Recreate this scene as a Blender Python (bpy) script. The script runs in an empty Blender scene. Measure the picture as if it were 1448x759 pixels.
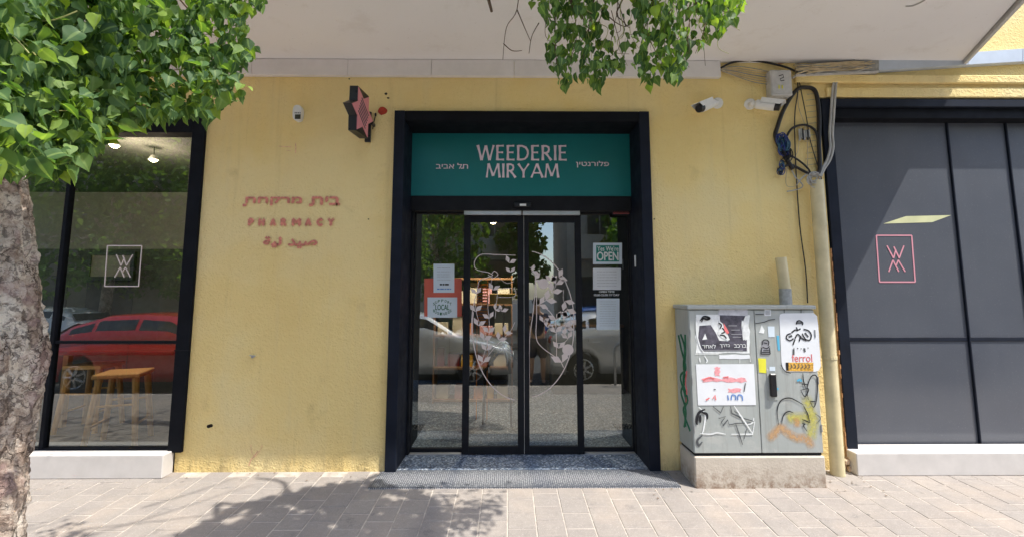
import bpy, math, random
import numpy as np
from mathutils import Vector, Matrix, noise

random.seed(7); rng = np.random.default_rng(7)
R = math.radians
scn = bpy.context.scene
col = scn.collection

# ---------------------------------------------------------------- camera
F = 640.0; PITCH = math.atan(.1067); YAW = R(.54)
CAM = Vector((0, -4.183, 1.55))
cd = bpy.data.cameras.new('camera'); cam = bpy.data.objects.new('camera', cd); col.objects.link(cam)
cam.location = CAM; cam.rotation_euler = (R(90) + PITCH, 0, -YAW)
cd.sensor_width = 36; cd.lens = F / 1448 * 36; cd.shift_y = -(379.5 - 347) / 1448
cd.clip_start = .05; cd.clip_end = 500
scn.camera = cam

# ---------------------------------------------------------------- light
SUN_EL, SUN_AZ = 62.3, 58          # azimuth measured from the wall's normal towards +X
sdir = Vector((math.cos(R(SUN_EL)) * math.sin(R(SUN_AZ)), -math.cos(R(SUN_EL)) * math.cos(R(SUN_AZ)), math.sin(R(SUN_EL))))
w = bpy.data.worlds.new('World'); scn.world = w; w.use_nodes = True
nt = w.node_tree; bg = nt.nodes['Background']
sky = nt.nodes.new('ShaderNodeTexSky'); sky.sky_type = 'NISHITA'; sky.sun_disc = False
sky.sun_elevation = R(SUN_EL); sky.sun_rotation = math.atan2(sdir.x, sdir.y)
sky.air_density = 1.0; sky.dust_density = 1.5
nt.links.new(sky.outputs[0], bg.inputs[0]); bg.inputs[1].default_value = .15
sl = bpy.data.lights.new('sun', 'SUN'); sun = bpy.data.objects.new('sun', sl); col.objects.link(sun)
sl.energy = 2.4; sl.angle = R(.55); sl.color = (1, .955, .88)
sun.rotation_euler = sdir.to_track_quat('Z', 'Y').to_euler(); sun.location = (6, -8, 15)
scn.view_settings.view_transform = 'Standard'; scn.view_settings.look = 'None'
scn.view_settings.exposure = 1.55; scn.view_settings.gamma = 1

# ---------------------------------------------------------------- geometry helpers
_fw = Vector((math.sin(YAW) * math.cos(PITCH), math.cos(YAW) * math.cos(PITCH), math.sin(PITCH)))
_rt = Vector((math.cos(YAW), -math.sin(YAW), 0)); _up = _rt.cross(_fw)
def ray(px, py): return (_fw + _rt * ((px - 724) / F) + _up * ((347 - py) / F))
def P(px, py, Y=0.0):
    d = ray(px, py); k = (Y - CAM.y) / d.y
    return CAM + d * k
def PT(px, py, t):                # point at distance t in front of the camera plane
    return P(px, py, CAM.y + t)
SL = .05
def gz(y): return SL * y if y > -4.1 else (-.33 if y > -11.4 else -.2)
def G(px, py):
    d = ray(px, py); k = (SL * CAM.y - CAM.z) / (d.z - SL * d.y)
    return CAM + d * k

WL = {}
class MB:
    def __init__(s): s.v = []; s.f = []; s.m = []; s.cm = 0
    def add(s, vs, fs):
        b = len(s.v); s.v += [tuple(v) for v in vs]
        for f in fs: s.f.append(tuple(b + i for i in f)); s.m.append(s.cm)
        return s
    def box(s, x0, x1, y0, y1, z0, z1, bev=0):
        if x0 > x1: x0, x1 = x1, x0
        if y0 > y1: y0, y1 = y1, y0
        if z0 > z1: z0, z1 = z1, z0
        if not bev:
            return s.add([(x, y, z) for z in (z0, z1) for y in (y0, y1) for x in (x0, x1)],
                     [(0, 2, 3, 1), (4, 5, 7, 6), (0, 1, 5, 4), (2, 6, 7, 3), (0, 4, 6, 2), (1, 3, 7, 5)])
        b = min(bev, (x1-x0)/2.01, (y1-y0)/2.01, (z1-z0)/2.01); vs = []
        idx = {}
        for ix in (0, 1):
            for iy in (0, 1):
                for iz in (0, 1):
                    X, Y, Z = (x0, x1)[ix], (y0, y1)[iy], (z0, z1)[iz]
                    sx, sy, sz = (b, -b)[ix], (b, -b)[iy], (b, -b)[iz]
                    for a, q in enumerate(((X, Y+sy, Z+sz), (X+sx, Y, Z+sz), (X+sx, Y+sy, Z))):
                        idx[ix, iy, iz, a] = len(vs); vs.append(q)
        fs = []
        for i in (0, 1):
            q = [idx[i, 0, 0, 0], idx[i, 1, 0, 0], idx[i, 1, 1, 0], idx[i, 0, 1, 0]]; fs.append(q if i else q[::-1])
            q = [idx[0, i, 0, 1], idx[1, i, 0, 1], idx[1, i, 1, 1], idx[0, i, 1, 1]]; fs.append(q[::-1] if i else q)
            q = [idx[0, 0, i, 2], idx[1, 0, i, 2], idx[1, 1, i, 2], idx[0, 1, i, 2]]; fs.append(q if i else q[::-1])
        for i in (0, 1):
            for j in (0, 1):
                fs.append([idx[i, j, 0, 0], idx[i, j, 0, 1], idx[i, j, 1, 1], idx[i, j, 1, 0]])
                fs.append([idx[i, 0, j, 0], idx[i, 0, j, 2], idx[i, 1, j, 2], idx[i, 1, j, 0]])
                fs.append([idx[0, i, j, 1], idx[0, i, j, 2], idx[1, i, j, 2], idx[1, i, j, 1]])
                for k in (0, 1): fs.append([idx[i, j, k, 0], idx[i, j, k, 1], idx[i, j, k, 2]])
        return s.add(vs, fs)
    def prism(s, poly, y0, y1):    # poly of (x,z), extruded along y
        n = len(poly)
        a = sum(poly[i][0]*poly[(i+1) % n][1] - poly[(i+1) % n][0]*poly[i][1] for i in range(n))
        if a < 0: poly = poly[::-1]
        return s.add([(x, y0, z) for x, z in poly] + [(x, y1, z) for x, z in poly],
              [tuple(range(n)), tuple(range(2*n-1, n-1, -1))] + [(i, n+i, n+(i+1) % n, (i+1) % n) for i in range(n)])
    def prismz(s, poly, z0, z1):   # poly of (x,y)
        n = len(poly)
        a = sum(poly[i][0]*poly[(i+1) % n][1] - poly[(i+1) % n][0]*poly[i][1] for i in range(n))
        if a < 0: poly = poly[::-1]
        return s.add([(x, y, z0) for x, y in poly] + [(x, y, z1) for x, y in poly],
              [tuple(range(n-1, -1, -1)), tuple(range(n, 2*n))] + [(i, (i+1) % n, n+(i+1) % n, n+i) for i in range(n)])
    def tube(s, pts, r, n=8, cap=True):
        pts = [Vector(p) for p in pts]; m = len(pts)
        rs = r if isinstance(r, (list, tuple)) else [r]*m
        ring = []; u = None
        for i, p in enumerate(pts):
            t = (pts[min(i+1, m-1)] - pts[max(i-1, 0)]).normalized()
            if u is None: u = t.orthogonal().normalized()
            else:
                u = u - t * u.dot(t); u = u.normalized() if u.length > 1e-6 else t.orthogonal().normalized()
            v = t.cross(u)
            ring.append([p + (u*math.cos(2*math.pi*k/n) + v*math.sin(2*math.pi*k/n))*rs[i] for k in range(n)])
        vs = [q for rg in ring for q in rg]
        fs = [(i*n+k, i*n+(k+1) % n, (i+1)*n+(k+1) % n, (i+1)*n+k) for i in range(m-1) for k in range(n)]
        if cap: fs += [tuple(range(n-1, -1, -1)), tuple((m-1)*n+k for k in range(n))]
        return s.add(vs, fs)
    def sphere(s, c, r, n=10, sx=1, sy=1, sz=1):
        vs = []; c = Vector(c); k = n//2
        for i in range(k+1):
            a = math.pi*i/k
            for j in range(n):
                b = 2*math.pi*j/n
                vs.append(c + Vector((r*sx*math.sin(a)*math.cos(b), r*sy*math.sin(a)*math.sin(b), r*sz*math.cos(a))))
        return s.add(vs, [(i*n+j, (i+1)*n+j, (i+1)*n+(j+1) % n, i*n+(j+1) % n) for i in range(k) for j in range(n)])
    def build(s, name, mat, parent=None, label=None, cat=None, group=None, kind=None, smooth=False, local=False, loc=None):
        me = bpy.data.meshes.new(name); vs = [Vector(v) for v in s.v]
        o = bpy.data.objects.new(name, me); col.objects.link(o)
        if parent is not None:
            o.parent = parent; base = WL[parent.name]; WL[o.name] = base
            if not local: vs = [v - base for v in vs]
        elif not local and kind != 'structure':
            if loc is None:
                xs = [v.x for v in vs]; ys = [v.y for v in vs]
                loc = Vector(((min(xs)+max(xs))/2, (min(ys)+max(ys))/2, min(v.z for v in vs)))
            vs = [v - Vector(loc) for v in vs]; o.location = loc; WL[o.name] = Vector(loc)
        else: WL[o.name] = Vector((0, 0, 0))
        me.from_pydata(vs, [], s.f)
        for m_ in (mat if isinstance(mat, (list, tuple)) else [mat]): me.materials.append(m_)
        if isinstance(mat, (list, tuple)): me.polygons.foreach_set('material_index', s.m)
        if smooth: me.polygons.foreach_set('use_smooth', [True]*len(me.polygons))
        me.update()
        tag(o, label, cat, group, kind)
        return o
def tag(o, label=None, cat=None, group=None, kind=None):
    if label: o['label'] = label
    if cat: o['category'] = cat
    if group: o['group'] = group
    if kind: o['kind'] = kind
    return o
def thing(name, loc, label, cat, group=None, rotz=0):
    o = bpy.data.objects.new(name, None); col.objects.link(o); o.location = loc; o.empty_display_size = .1
    o.rotation_euler = (0, 0, rotz)
    WL[o.name] = Vector(loc); return tag(o, label, cat, group)
def kids(o): return [c for c in bpy.data.objects if c.parent == o]
def copy_tree(o, parent=None, K=None):
    c = o.copy(); col.objects.link(c); c.parent = parent; WL[c.name] = WL[o.name]
    for ch in kids(o): copy_tree(ch, c)
    return c
def arc(c, rx, rz, a0, a1, n=24, Y=0):
    return [(c[0]+rx*math.cos(R(a0+(a1-a0)*i/n)), c[1]+rz*math.sin(R(a0+(a1-a0)*i/n))) for i in range(n+1)]
def smooth_path(pts, k=6):      # Catmull-Rom through points (tuples of any size)
    pts = [np.array(p, float) for p in pts]; out = []
    for i in range(len(pts)-1):
        p0, p1, p2, p3 = pts[max(i-1, 0)], pts[i], pts[i+1], pts[min(i+2, len(pts)-1)]
        for j in range(k):
            t = j/k; out.append(tuple(.5*((2*p1)+(-p0+p2)*t+(2*p0-5*p1+4*p2-p3)*t*t+(-p0+3*p1-3*p2+p3)*t**3)))
    out.append(tuple(pts[-1])); return out
_off = [0]
def stroke(mb, pts, wd, Y, th=.0012, px=True):   # flat painted line; pts are picture points laid on plane Y
    if px: pts = [(P(x, y, Y).x, P(x, y, Y).z) for x, y in pts]
    _off[0] = (_off[0]+1) % 9; y1 = Y - th - _off[0]*.0002; n = len(pts)
    L, Rr = [], []
    for i in range(n):
        a = Vector(pts[max(i-1, 0)]); b = Vector(pts[min(i+1, n-1)]); d = (b-a)
        if d.length < 1e-7: d = Vector((1, 0))
        d.normalize(); nn = Vector((-d.y, d.x)); k = wd/2 * (wd_taper(i, n) if mb.taper else 1)
        p = Vector(pts[i]); L.append(p+nn*k); Rr.append(p-nn*k)
    vs = [(p.x, y1, p.y) for p in L] + [(p.x, y1, p.y) for p in Rr]
    mb.add(vs, [(i, n+i, n+i+1, i+1) for i in range(n-1)])
MB.taper = False
def wd_taper(i, n): return .35 + .65*math.sin(math.pi*min(max(i/(n-1), .04), .96))
def card(mb, x0, y0, x1, y1, Y, th=.0015, corners=None):  # thin sheet by picture corners on plane Y
    c = corners or [(x0, y0), (x1, y0), (x1, y1), (x0, y1)]
    mb.prism([(P(a, b, Y).x, P(a, b, Y).z) for a, b in c], Y-th, Y)
def rect(x0, y0, x1, y1, Y):
    a = P(x0, y1, Y); b = P(x1, y0, Y); return a.x, b.x, a.z, b.z
def text(mb, body, x0, y0, x1, y1, Y, ex=.0008, off=0.0, shear=0, fit=None, res=4):
    cu = bpy.data.curves.new('t', 'FONT'); cu.body = body; cu.size = 1; cu.resolution_u = res; cu.shear = shear; cu.fill_mode = 'FRONT'
    to = bpy.data.objects.new('t', cu); col.objects.link(to)
    me = bpy.data.meshes.new_from_object(to.evaluated_get(bpy.context.evaluated_depsgraph_get()))
    vs = [v.co.copy() for v in me.vertices]; fs = [tuple(p.vertices) for p in me.polygons]
    bpy.data.objects.remove(to); bpy.data.curves.remove(cu); bpy.data.meshes.remove(me)
    if not vs: return
    ax, bx = min(v.x for v in vs), max(v.x for v in vs); ay, by = min(v.y for v in vs), max(v.y for v in vs)
    X0, X1, Z0, Z1 = fit or rect(x0, y0, x1, y1, Y)
    o_ = off*(Z1-Z0)          # heavier letters: copies shifted by a hair, each a touch further forward
    sh = [(0, 0)] if not off else [(-o_, 0), (o_, 0), (0, -o_), (0, o_)]
    for k, (dx, dz) in enumerate(sh):
        yy = Y - ex - k*.0003; out = []; gs = []
        out = [(X0+o_+(v.x-ax)/(bx-ax)*(X1-X0-2*o_)+dx, yy, Z0+o_+(v.y-ay)/(by-ay)*(Z1-Z0-2*o_)+dz) for v in vs]
        for f in fs:
            p, q, r_ = (out[f[0]], out[f[1]], out[f[2]]); n_ = (q[0]-p[0])*(r_[2]-p[2])-(q[2]-p[2])*(r_[0]-p[0])
            gs.append(f if n_ > 0 else f[::-1])
        mb.add(out, gs)

# ---------------------------------------------------------------- materials
class NT:
    def __init__(s, name):
        s.m = bpy.data.materials.new(name); s.m.use_nodes = True; s.t = s.m.node_tree; s.b = s.t.nodes['Principled BSDF']; s.out = s.t.nodes['Material Output']
        s.c = None
    def n(s, ty, **k):
        nd = s.t.nodes.new(ty)
        for a, b in k.items(): setattr(nd, a, b)
        return nd
    def l(s, a, b): s.t.links.new(a, b)
    def co(s, which='Object'):
        if s.c is None: s.c = s.n('ShaderNodeTexCoord')
        return s.c.outputs[which]
    def pos(s): return s.n('ShaderNodeNewGeometry').outputs['Position']
    def noise(s, sc, det=4, rough=.55, vec=None, out='Fac', dist=0):
        nd = s.n('ShaderNodeTexNoise'); nd.inputs['Scale'].default_value = sc; nd.inputs['Detail'].default_value = det
        nd.inputs['Roughness'].default_value = rough; nd.inputs['Distortion'].default_value = dist
        s.l(vec if vec is not None else s.pos(), nd.inputs['Vector']); return nd.outputs[out]
    def vor(s, sc, vec=None, feature='F1', out='Distance', rand=1):
        nd = s.n('ShaderNodeTexVoronoi', feature=feature); nd.inputs['Scale'].default_value = sc; nd.inputs['Randomness'].default_value = rand
        s.l(vec if vec is not None else s.pos(), nd.inputs['Vector']); return nd.outputs[out]
    def ramp(s, src, stops, const=False):
        nd = s.n('ShaderNodeValToRGB'); e = nd.color_ramp.elements
        if const: nd.color_ramp.interpolation = 'CONSTANT'
        while len(e) < len(stops): e.new(.5)
        for el, (p, c) in zip(e, stops): el.position = p; el.color = (*c, 1) if not isinstance(c, (int, float)) else (c, c, c, 1)
        s.l(src, nd.inputs[0]); return nd.outputs[0]
    def mix(s, f, a, b, mode='MIX'):
        nd = s.n('ShaderNodeMix', data_type='RGBA', blend_type=mode)
        for sock, v in ((nd.inputs[0], f), (nd.inputs[6], a), (nd.inputs[7], b)):
            if isinstance(v, (int, float)): sock.default_value = v
            elif isinstance(v, tuple): sock.default_value = (*v, 1)
            else: s.l(v, sock)
        return nd.outputs[2]
    def math(s, op, a, b=0):
        nd = s.n('ShaderNodeMath', operation=op)
        for i, v in enumerate((a, b)):
            if isinstance(v, (int, float)): nd.inputs[i].default_value = v
            else: s.l(v, nd.inputs[i])
        return nd.outputs[0]
    def bump(s, h, st=.5, dist=.01):
        nd = s.n('ShaderNodeBump'); nd.inputs['Strength'].default_value = st; nd.inputs['Distance'].default_value = dist
        s.l(h, nd.inputs['Height']); s.l(nd.outputs[0], s.b.inputs['Normal']); return s
    def color(s, c):
        if isinstance(c, tuple): s.b.inputs['Base Color'].default_value = (*c, 1)
        else: s.l(c, s.b.inputs['Base Color'])
        return s
    def set(s, **k):
        for a, b in k.items():
            nm = {'rough': 'Roughness', 'metal': 'Metallic', 'spec': 'Specular IOR Level', 'coat': 'Coat Weight'}[a]
            if isinstance(b, (int, float)): s.b.inputs[nm].default_value = b
            else: s.l(b, s.b.inputs[nm])
        return s
M = {}
def simple(name, c, rough=.6, metal=0, var=.12, sc=8, bs=0, bsc=60, spec=.4, coat=0):
    t = NT(name); f = t.noise(sc, 5)
    lo = tuple(max(0, x*(1-var)) for x in c); hi = tuple(min(1, x*(1+var)) for x in c)
    t.color(t.ramp(f, [(.3, lo), (.7, hi)])).set(metal=metal, spec=spec, coat=coat)
    t.set(rough=t.ramp(t.noise(sc*2.3, 3), [(.3, max(0, rough-.08)), (.7, min(1, rough+.08))]))
    if bs: t.bump(t.noise(bsc, 4), bs, .004)
    M[name] = t.m; return t.m

# yellow painted stucco
t = NT('yellow_stucco')
base = t.ramp(t.noise(1.1, 5, .6), [(.3, (.84, .63, .255)), (.55, (.87, .675, .29)), (.75, (.88, .72, .345))])
sep = t.n('ShaderNodeSeparateXYZ'); t.l(t.pos(), sep.inputs[0])
lowz = t.n('ShaderNodeMapRange'); t.l(sep.outputs[2], lowz.inputs[0]); lowz.inputs[1].default_value = .17; lowz.inputs[2].default_value = -.02
streak = t.n('ShaderNodeMapping'); t.l(t.pos(), streak.inputs[0]); streak.inputs['Scale'].default_value = (1, 1, .25)
dn = t.noise(9, 7, .7, vec=streak.outputs[0])
dirt = t.math('MULTIPLY', lowz.outputs[0], t.ramp(dn, [(.42, 0.0), (.6, 1.0)]))
base = t.mix(t.math('MULTIPLY', dirt, .75), base, (.19, .125, .055))
patch = t.ramp(t.noise(3.2, 6, .65), [(.60, 0.0), (.72, 1.0)])
pt2 = t.ramp(t.noise(.55, 4, .5), [(.45, 0.0), (.52, .35)]); base = t.mix(pt2, base, (.80, .66, .37))
base = t.mix(t.math('MULTIPLY', patch, .22), base, (.40, .27, .12))
drip = t.n('ShaderNodeMapping'); t.l(t.pos(), drip.inputs[0]); drip.inputs['Scale'].default_value = (1, 1, .06)
base = t.mix(t.math('MULTIPLY', t.ramp(t.noise(7, 5, .6, vec=drip.outputs[0]), [(.55, 0.0), (.75, 1.0)]), .25), base, (.70, .57, .33))
dk = t.n('ShaderNodeMapping'); t.l(t.pos(), dk.inputs[0]); dk.inputs['Scale'].default_value = (1, 1, .035); dk.inputs['Location'].default_value = (3, 1, 0)
base = t.mix(t.math('MULTIPLY', t.ramp(t.noise(5, 6, .7, vec=dk.outputs[0]), [(.58, 0.0), (.70, 1.0)]), .22), base, (.42, .30, .13))
base = t.mix(t.math('MULTIPLY', t.ramp(t.noise(55, 2), [(.70, 0.0), (.74, 1.0)]), .3), base, (.25, .18, .08))
t.color(base).set(rough=.85, spec=.25)
h = t.mix(.22, t.noise(30, 7, .68), t.ramp(t.vor(52), [(.0, 1.0), (.5, 0.0)]))
t.bump(h, .95, .018); M['stucco'] = t.m
# smoother painted render for the band under the slab
simple('pale_stucco', (.60, .49, .33), .9, var=.1, sc=20, bs=.9, bsc=60, spec=.2)
t = NT('soffit_paint'); b = t.ramp(t.noise(.9, 5), [(.3, (.78, .765, .755)), (.7, (.83, .815, .805))])
b = t.mix(t.math('MULTIPLY', t.ramp(t.noise(3, 7, .7), [(.55, 0.0), (.66, 1.0)]), .16), b, (.50, .44, .38))
b = t.mix(t.math('MULTIPLY', t.ramp(t.noise(45, 3), [(.70, 0.0), (.73, 1.0)]), .3), b, (.40, .36, .32))
t.color(b).set(rough=.9, spec=.2).bump(t.noise(30, 3), .1, .004); M['soffit'] = t.m
simple('duct_plastic', (.74, .71, .69), .55, var=.05)
simple('duct_blue', (.50, .56, .63), .5, var=.06)
simple('black_frame', (.006, .007, .010), .7, var=.25, sc=5, spec=.12)
simple('navy_frame', (.006, .009, .018), .65, var=.3, sc=4, spec=.2)
simple('door_black', (.012, .013, .016), .65, var=.2, spec=.15)
simple('track_metal', (.55, .55, .56), .35, metal=.7, var=.06)
t = NT('teal_sign'); t.color(t.ramp(t.noise(2, 3), [(.3, (.008, .155, .160)), (.7, (.010, .175, .180))])).set(rough=.45, spec=.4); M['teal'] = t.m
simple('letter_pinkwhite', (.80, .66, .74), .5, var=.06)
simple('logo_pink', (.62, .27, .32), .55, var=.04)
simple('logo_faded', (.40, .33, .31), .6, var=.05)
simple('decal_leaf', (.40, .30, .29), .6, var=.1)
simple('decal_pink', (.66, .57, .54), .55, var=.05)
simple('ghost_red', (.66, .25, .18), .9, var=.3, sc=40, spec=.1)
simple('ghost_pale', (.74, .44, .27), .9, var=.3, sc=40, spec=.1)
simple('ledge_stone', (.56, .53, .50), .75, var=.08, sc=6, bs=.15, bsc=90)
def glass(name, tint, ior, rough=0.0):
    t = NT(name); t.t.nodes.remove(t.b)
    fr = t.n('ShaderNodeFresnel'); fr.inputs[0].default_value = ior
    tr = t.n('ShaderNodeBsdfTransparent'); tr.inputs[0].default_value = (*tint, 1)
    gl = t.n('ShaderNodeBsdfGlossy'); gl.inputs['Roughness'].default_value = rough; gl.inputs['Color'].default_value = (.95, 1, .98, 1)
    wv = t.n('ShaderNodeBump'); wv.inputs['Strength'].default_value = .02; wv.inputs['Distance'].default_value = .01
    t.l(t.noise(.9, 1), wv.inputs['Height']); t.l(wv.outputs[0], gl.inputs['Normal'])
    mx = t.n('ShaderNodeMixShader'); t.l(fr.outputs[0], mx.inputs[0]); t.l(tr.outputs[0], mx.inputs[1]); t.l(gl.outputs[0], mx.inputs[2])
    t.l(mx.outputs[0], t.out.inputs[0]); M[name] = t.m; return t.m
glass('shop_glass', (.62, .66, .64), 2.75)
glass('window_glass', (.97, 1, .98), 2.4)
glass('car_glass', (.12, .14, .15), 1.9)
# dark film on the right hand shopfront
t = NT('film_panel'); sm = t.n('ShaderNodeMapping'); t.l(t.pos(), sm.inputs[0]); sm.inputs['Scale'].default_value = (1, 1, .15)
b = t.ramp(t.noise(1.3, 4), [(.3, (.078, .085, .102)), (.7, (.094, .101, .118))])
b = t.mix(t.math('MULTIPLY', t.ramp(t.noise(6, 8, .7, vec=sm.outputs[0]), [(.45, 0.0), (.75, 1.0)]), .06), b, (.16, .165, .17))
b = t.mix(t.math('MULTIPLY', t.ramp(t.noise(90, 3), [(.62, 0.0), (.72, 1.0)]), .25), b, (.22, .22, .21))
t.color(b).set(rough=t.ramp(t.noise(3, 4), [(.3, .10), (.7, .22)]), spec=.55)
M['film'] = t.m
# terrazzo
t = NT('terrazzo')
c = t.vor(72, out='Color'); sp = t.n('ShaderNodeSeparateColor'); t.l(c, sp.inputs[0])
t.color(t.ramp(sp.outputs[0], [(0, (.05, .07, .11)), (.35, (.10, .14, .20)), (.55, (.26, .31, .38)), (.78, (.50, .53, .56)), (.9, (.02, .03, .05))], const=True)).set(rough=.3)
M['terrazzo'] = t.m
t = NT('ramp_metal')
v = t.vor(58, rand=.25)
t.color(t.mix(t.ramp(v, [(.25, 0.0), (.45, 1.0)]), (.42, .42, .43), (.10, .11, .13))).set(rough=.5, metal=.35)
t.bump(t.ramp(v, [(.2, 1.0), (.5, 0.0)]), .8, .004); M['ramp'] = t.m
# pavement
t = NT('paver'); oi = t.n('ShaderNodeObjectInfo')
at = t.n('ShaderNodeAttribute', attribute_name='tint')
rnd = t.math('ADD', oi.outputs['Random'], at.outputs['Fac'])
b = t.ramp(rnd, [(0, (.270, .243, .218)), (.35, (.295, .265, .236)), (.6, (.282, .255, .230)), (1, (.312, .276, .242))])
b = t.mix(t.ramp(t.noise(26, 7, .7), [(.35, .0), (.75, .5)]), b, (.19, .165, .15)); b = t.mix(t.ramp(t.noise(2.2, 6, .7), [(.46, .0), (.66, .4)]), b, (.20, .18, .165)); b = t.mix(t.ramp(t.noise(6, 7, .7), [(.60, .0), (.66, .4)]), b, (.13, .12, .115)); b = t.mix(t.ramp(t.vor(3.1), [(.035, .55), (.05, .0)]), b, (.10, .095, .09))
b = t.mix(t.math('MULTIPLY', t.ramp(t.noise(1.6, 5), [(.5, 0.0), (.75, 1.0)]), .35), b, (.46, .36, .27))
b = t.mix(t.math('MULTIPLY', t.ramp(t.noise(130, 2), [(.6, 0.0), (.66, 1.0)]), .35), b, (.52, .48, .44))
t.color(b).set(rough=.85, spec=.25).bump(t.noise(120, 4), .35, .003); M['paver'] = t.m
simple('joint_sand', (.42, .375, .325), .95, var=.25, sc=14, bs=.5, bsc=200, spec=.1)
simple('asphalt', (.08, .08, .08), .9, var=.25, sc=30, bs=.6, bsc=150)
simple('kerb_stone', (.42, .41, .39), .85, var=.12, sc=9, bs=.3)
simple('far_pavement', (.36, .33, .30), .9, var=.15, sc=5)
# cabinet
t = NT('cabinet_paint'); b = t.ramp(t.noise(2.5, 6), [(.3, (.33, .355, .34)), (.7, (.40, .42, .40))])
b = t.mix(t.math('MULTIPLY', t.ramp(t.noise(7, 8, .7), [(.54, 0.0), (.62, 1.0)]), .45), b, (.46, .46, .43))
sk = t.n('ShaderNodeMapping'); t.l(t.pos(), sk.inputs[0]); sk.inputs['Scale'].default_value = (1, 1, .08)
b = t.mix(t.math('MULTIPLY', t.ramp(t.noise(22, 6, .7, vec=sk.outputs[0]), [(.54, 0.0), (.68, 1.0)]), .35), b, (.20, .19, .16))
b = t.mix(t.math('MULTIPLY', t.ramp(t.noise(14, 6, .7), [(.66, 0.0), (.70, 1.0)]), .5), b, (.20, .15, .10))
t.color(b).set(rough=.5, spec=.4); M['cabinet'] = t.m
t = NT('plinth_concrete'); b = t.ramp(t.noise(5, 6), [(.3, (.44, .385, .32)), (.7, (.55, .49, .41))])
sep = t.n('ShaderNodeSeparateXYZ'); t.l(t.pos(), sep.inputs[0])
lz = t.n('ShaderNodeMapRange'); t.l(sep.outputs[2], lz.inputs[0]); lz.inputs[1].default_value = .16; lz.inputs[2].default_value = -.03
b = t.mix(t.math('MULTIPLY', lz.outputs[0], t.ramp(t.noise(16, 7, .7), [(.42, 0.0), (.6, 1.0)])), b, (.20, .125, .08))
t.color(b).set(rough=.9, spec=.2).bump(t.noise(50, 5), .5, .006); M['plinth'] = t.m
simple('rust_edge', (.42, .22, .10), .9, var=.4, sc=18, bs=.8, bsc=40)
simple('brick_pale', (.55, .40, .27), .9, var=.3, sc=25, bs=.8, bsc=60)
simple('pipe_cream', (.58, .50, .30), .5, var=.14, sc=7)
simple('pipe_grey', (.30, .30, .27), .7, var=.25, sc=25)
simple('white_plastic', (.74, .74, .72), .4, var=.06, sc=20)
simple('grey_plastic', (.52, .51, .49), .5, var=.1, sc=20)
simple('black_plastic', (.012, .012, .014), .35, var=.2)
simple('cable_black', (.016, .014, .013), .5, var=.2)
simple('cable_beige', (.50, .40, .24), .6, var=.3, sc=10)
simple('cable_grey', (.42, .41, .38), .5, var=.2)
simple('cable_blue', (.02, .035, .17), .4, var=.6, sc=60)
simple('cable_teal', (.03, .10, .15), .4, var=.5, sc=60)
simple('paper_white', (.72, .74, .76), .8, var=.05, sc=6, spec=.2)
simple('paper_cool', (.62, .70, .76), .8, var=.04, sc=6, spec=.2)
simple('paper_grey', (.50, .50, .53), .85, var=.25, sc=18, spec=.2)
simple('poster_dark', (.085, .08, .10), .8, var=.5, sc=22, spec=.2)
simple('poster_red', (.62, .13, .085), .7, var=.08)
simple('ink_black', (.012, .012, .015), .7, var=.2)
simple('ink_grey', (.09, .095, .10), .8, var=.3, sc=30)
simple('ink_pale_grey', (.30, .30, .32), .8, var=.2)
simple('ink_red', (.72, .17, .17), .8, var=.2, sc=40)
simple('ink_pink', (.78, .34, .36), .8, var=.25, sc=50)
simple('ink_blue', (.13, .25, .55), .8, var=.2, sc=40)
simple('ink_green', (.015, .13, .06), .6, var=.3, sc=30)
simple('paint_white', (.72, .74, .73), .8, var=.12, sc=40)
simple('sticker_yellow', (.72, .68, .05), .7, var=.06)
simple('sticker_cyan', (.10, .42, .62), .7, var=.06)
simple('sticker_orange', (.62, .35, .06), .7, var=.5, sc=70)
simple('sign_green', (.015, .21, .16), .6, var=.05)
simple('star_pink', (.70, .26, .28), .5, var=.05)
simple('disc_red', (.38, .04, .02), .8, var=.25, sc=30)
simple('dark_bronze', (.05, .048, .03), .5, var=.2)
simple('hole_dark', (.02, .013, .008), .95, var=.3)
simple('reflection_yellow', (.58, .58, .33), .5, var=.08)  # colour of the reflection painted on the right panel
def spray(name, c, sc=9, lo=.42, hi=.62):
    t = NT(name); t.color(c).set(rough=.8, spec=.2)
    a = t.n('ShaderNodeAttribute', attribute_name='edge')
    al = t.math('MULTIPLY', a.outputs['Fac'], t.ramp(t.noise(sc*4, 5), [(.25, .35), (.7, 1.0)]))
    t.l(al, t.b.inputs['Alpha']); M[name] = t.m
spray('spray_yellow', (.60, .55, .12)); spray('spray_orange', (.62, .36, .16))
# wood, interior
t = NT('stool_wood'); mp = t.n('ShaderNodeMapping'); t.l(t.pos(), mp.inputs[0]); mp.inputs['Scale'].default_value = (1, 1, .12)
t.color(t.ramp(t.noise(45, 5, vec=mp.outputs[0]), [(.3, (.55, .32, .12)), (.7, (.72, .46, .20))])).set(rough=.5); M['stool'] = t.m
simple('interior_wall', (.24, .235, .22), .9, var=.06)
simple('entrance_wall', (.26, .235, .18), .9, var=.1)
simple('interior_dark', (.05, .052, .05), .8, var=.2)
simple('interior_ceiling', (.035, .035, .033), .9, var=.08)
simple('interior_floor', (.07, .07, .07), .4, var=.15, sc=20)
simple('shelf_wood', (.22, .11, .05), .6, var=.3)
simple('orange_panel', (.75, .24, .03), .6, var=.1)
simple('yellow_panel', (.80, .45, .05), .6, var=.1)
simple('pink_box', (.60, .30, .30), .7, var=.1)
simple('cream_box', (.62, .55, .42), .7, var=.1)
simple('dark_red', (.16, .012, .012), .4, var=.1)
def emis(name, c, s):
    t = NT(name); t.color(c); t.b.inputs['Emission Color'].default_value = (*c, 1); t.b.inputs['Emission Strength'].default_value = s; M[name] = t.m
emis('lamp_glow', (1, .78, .45), 9)
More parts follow.
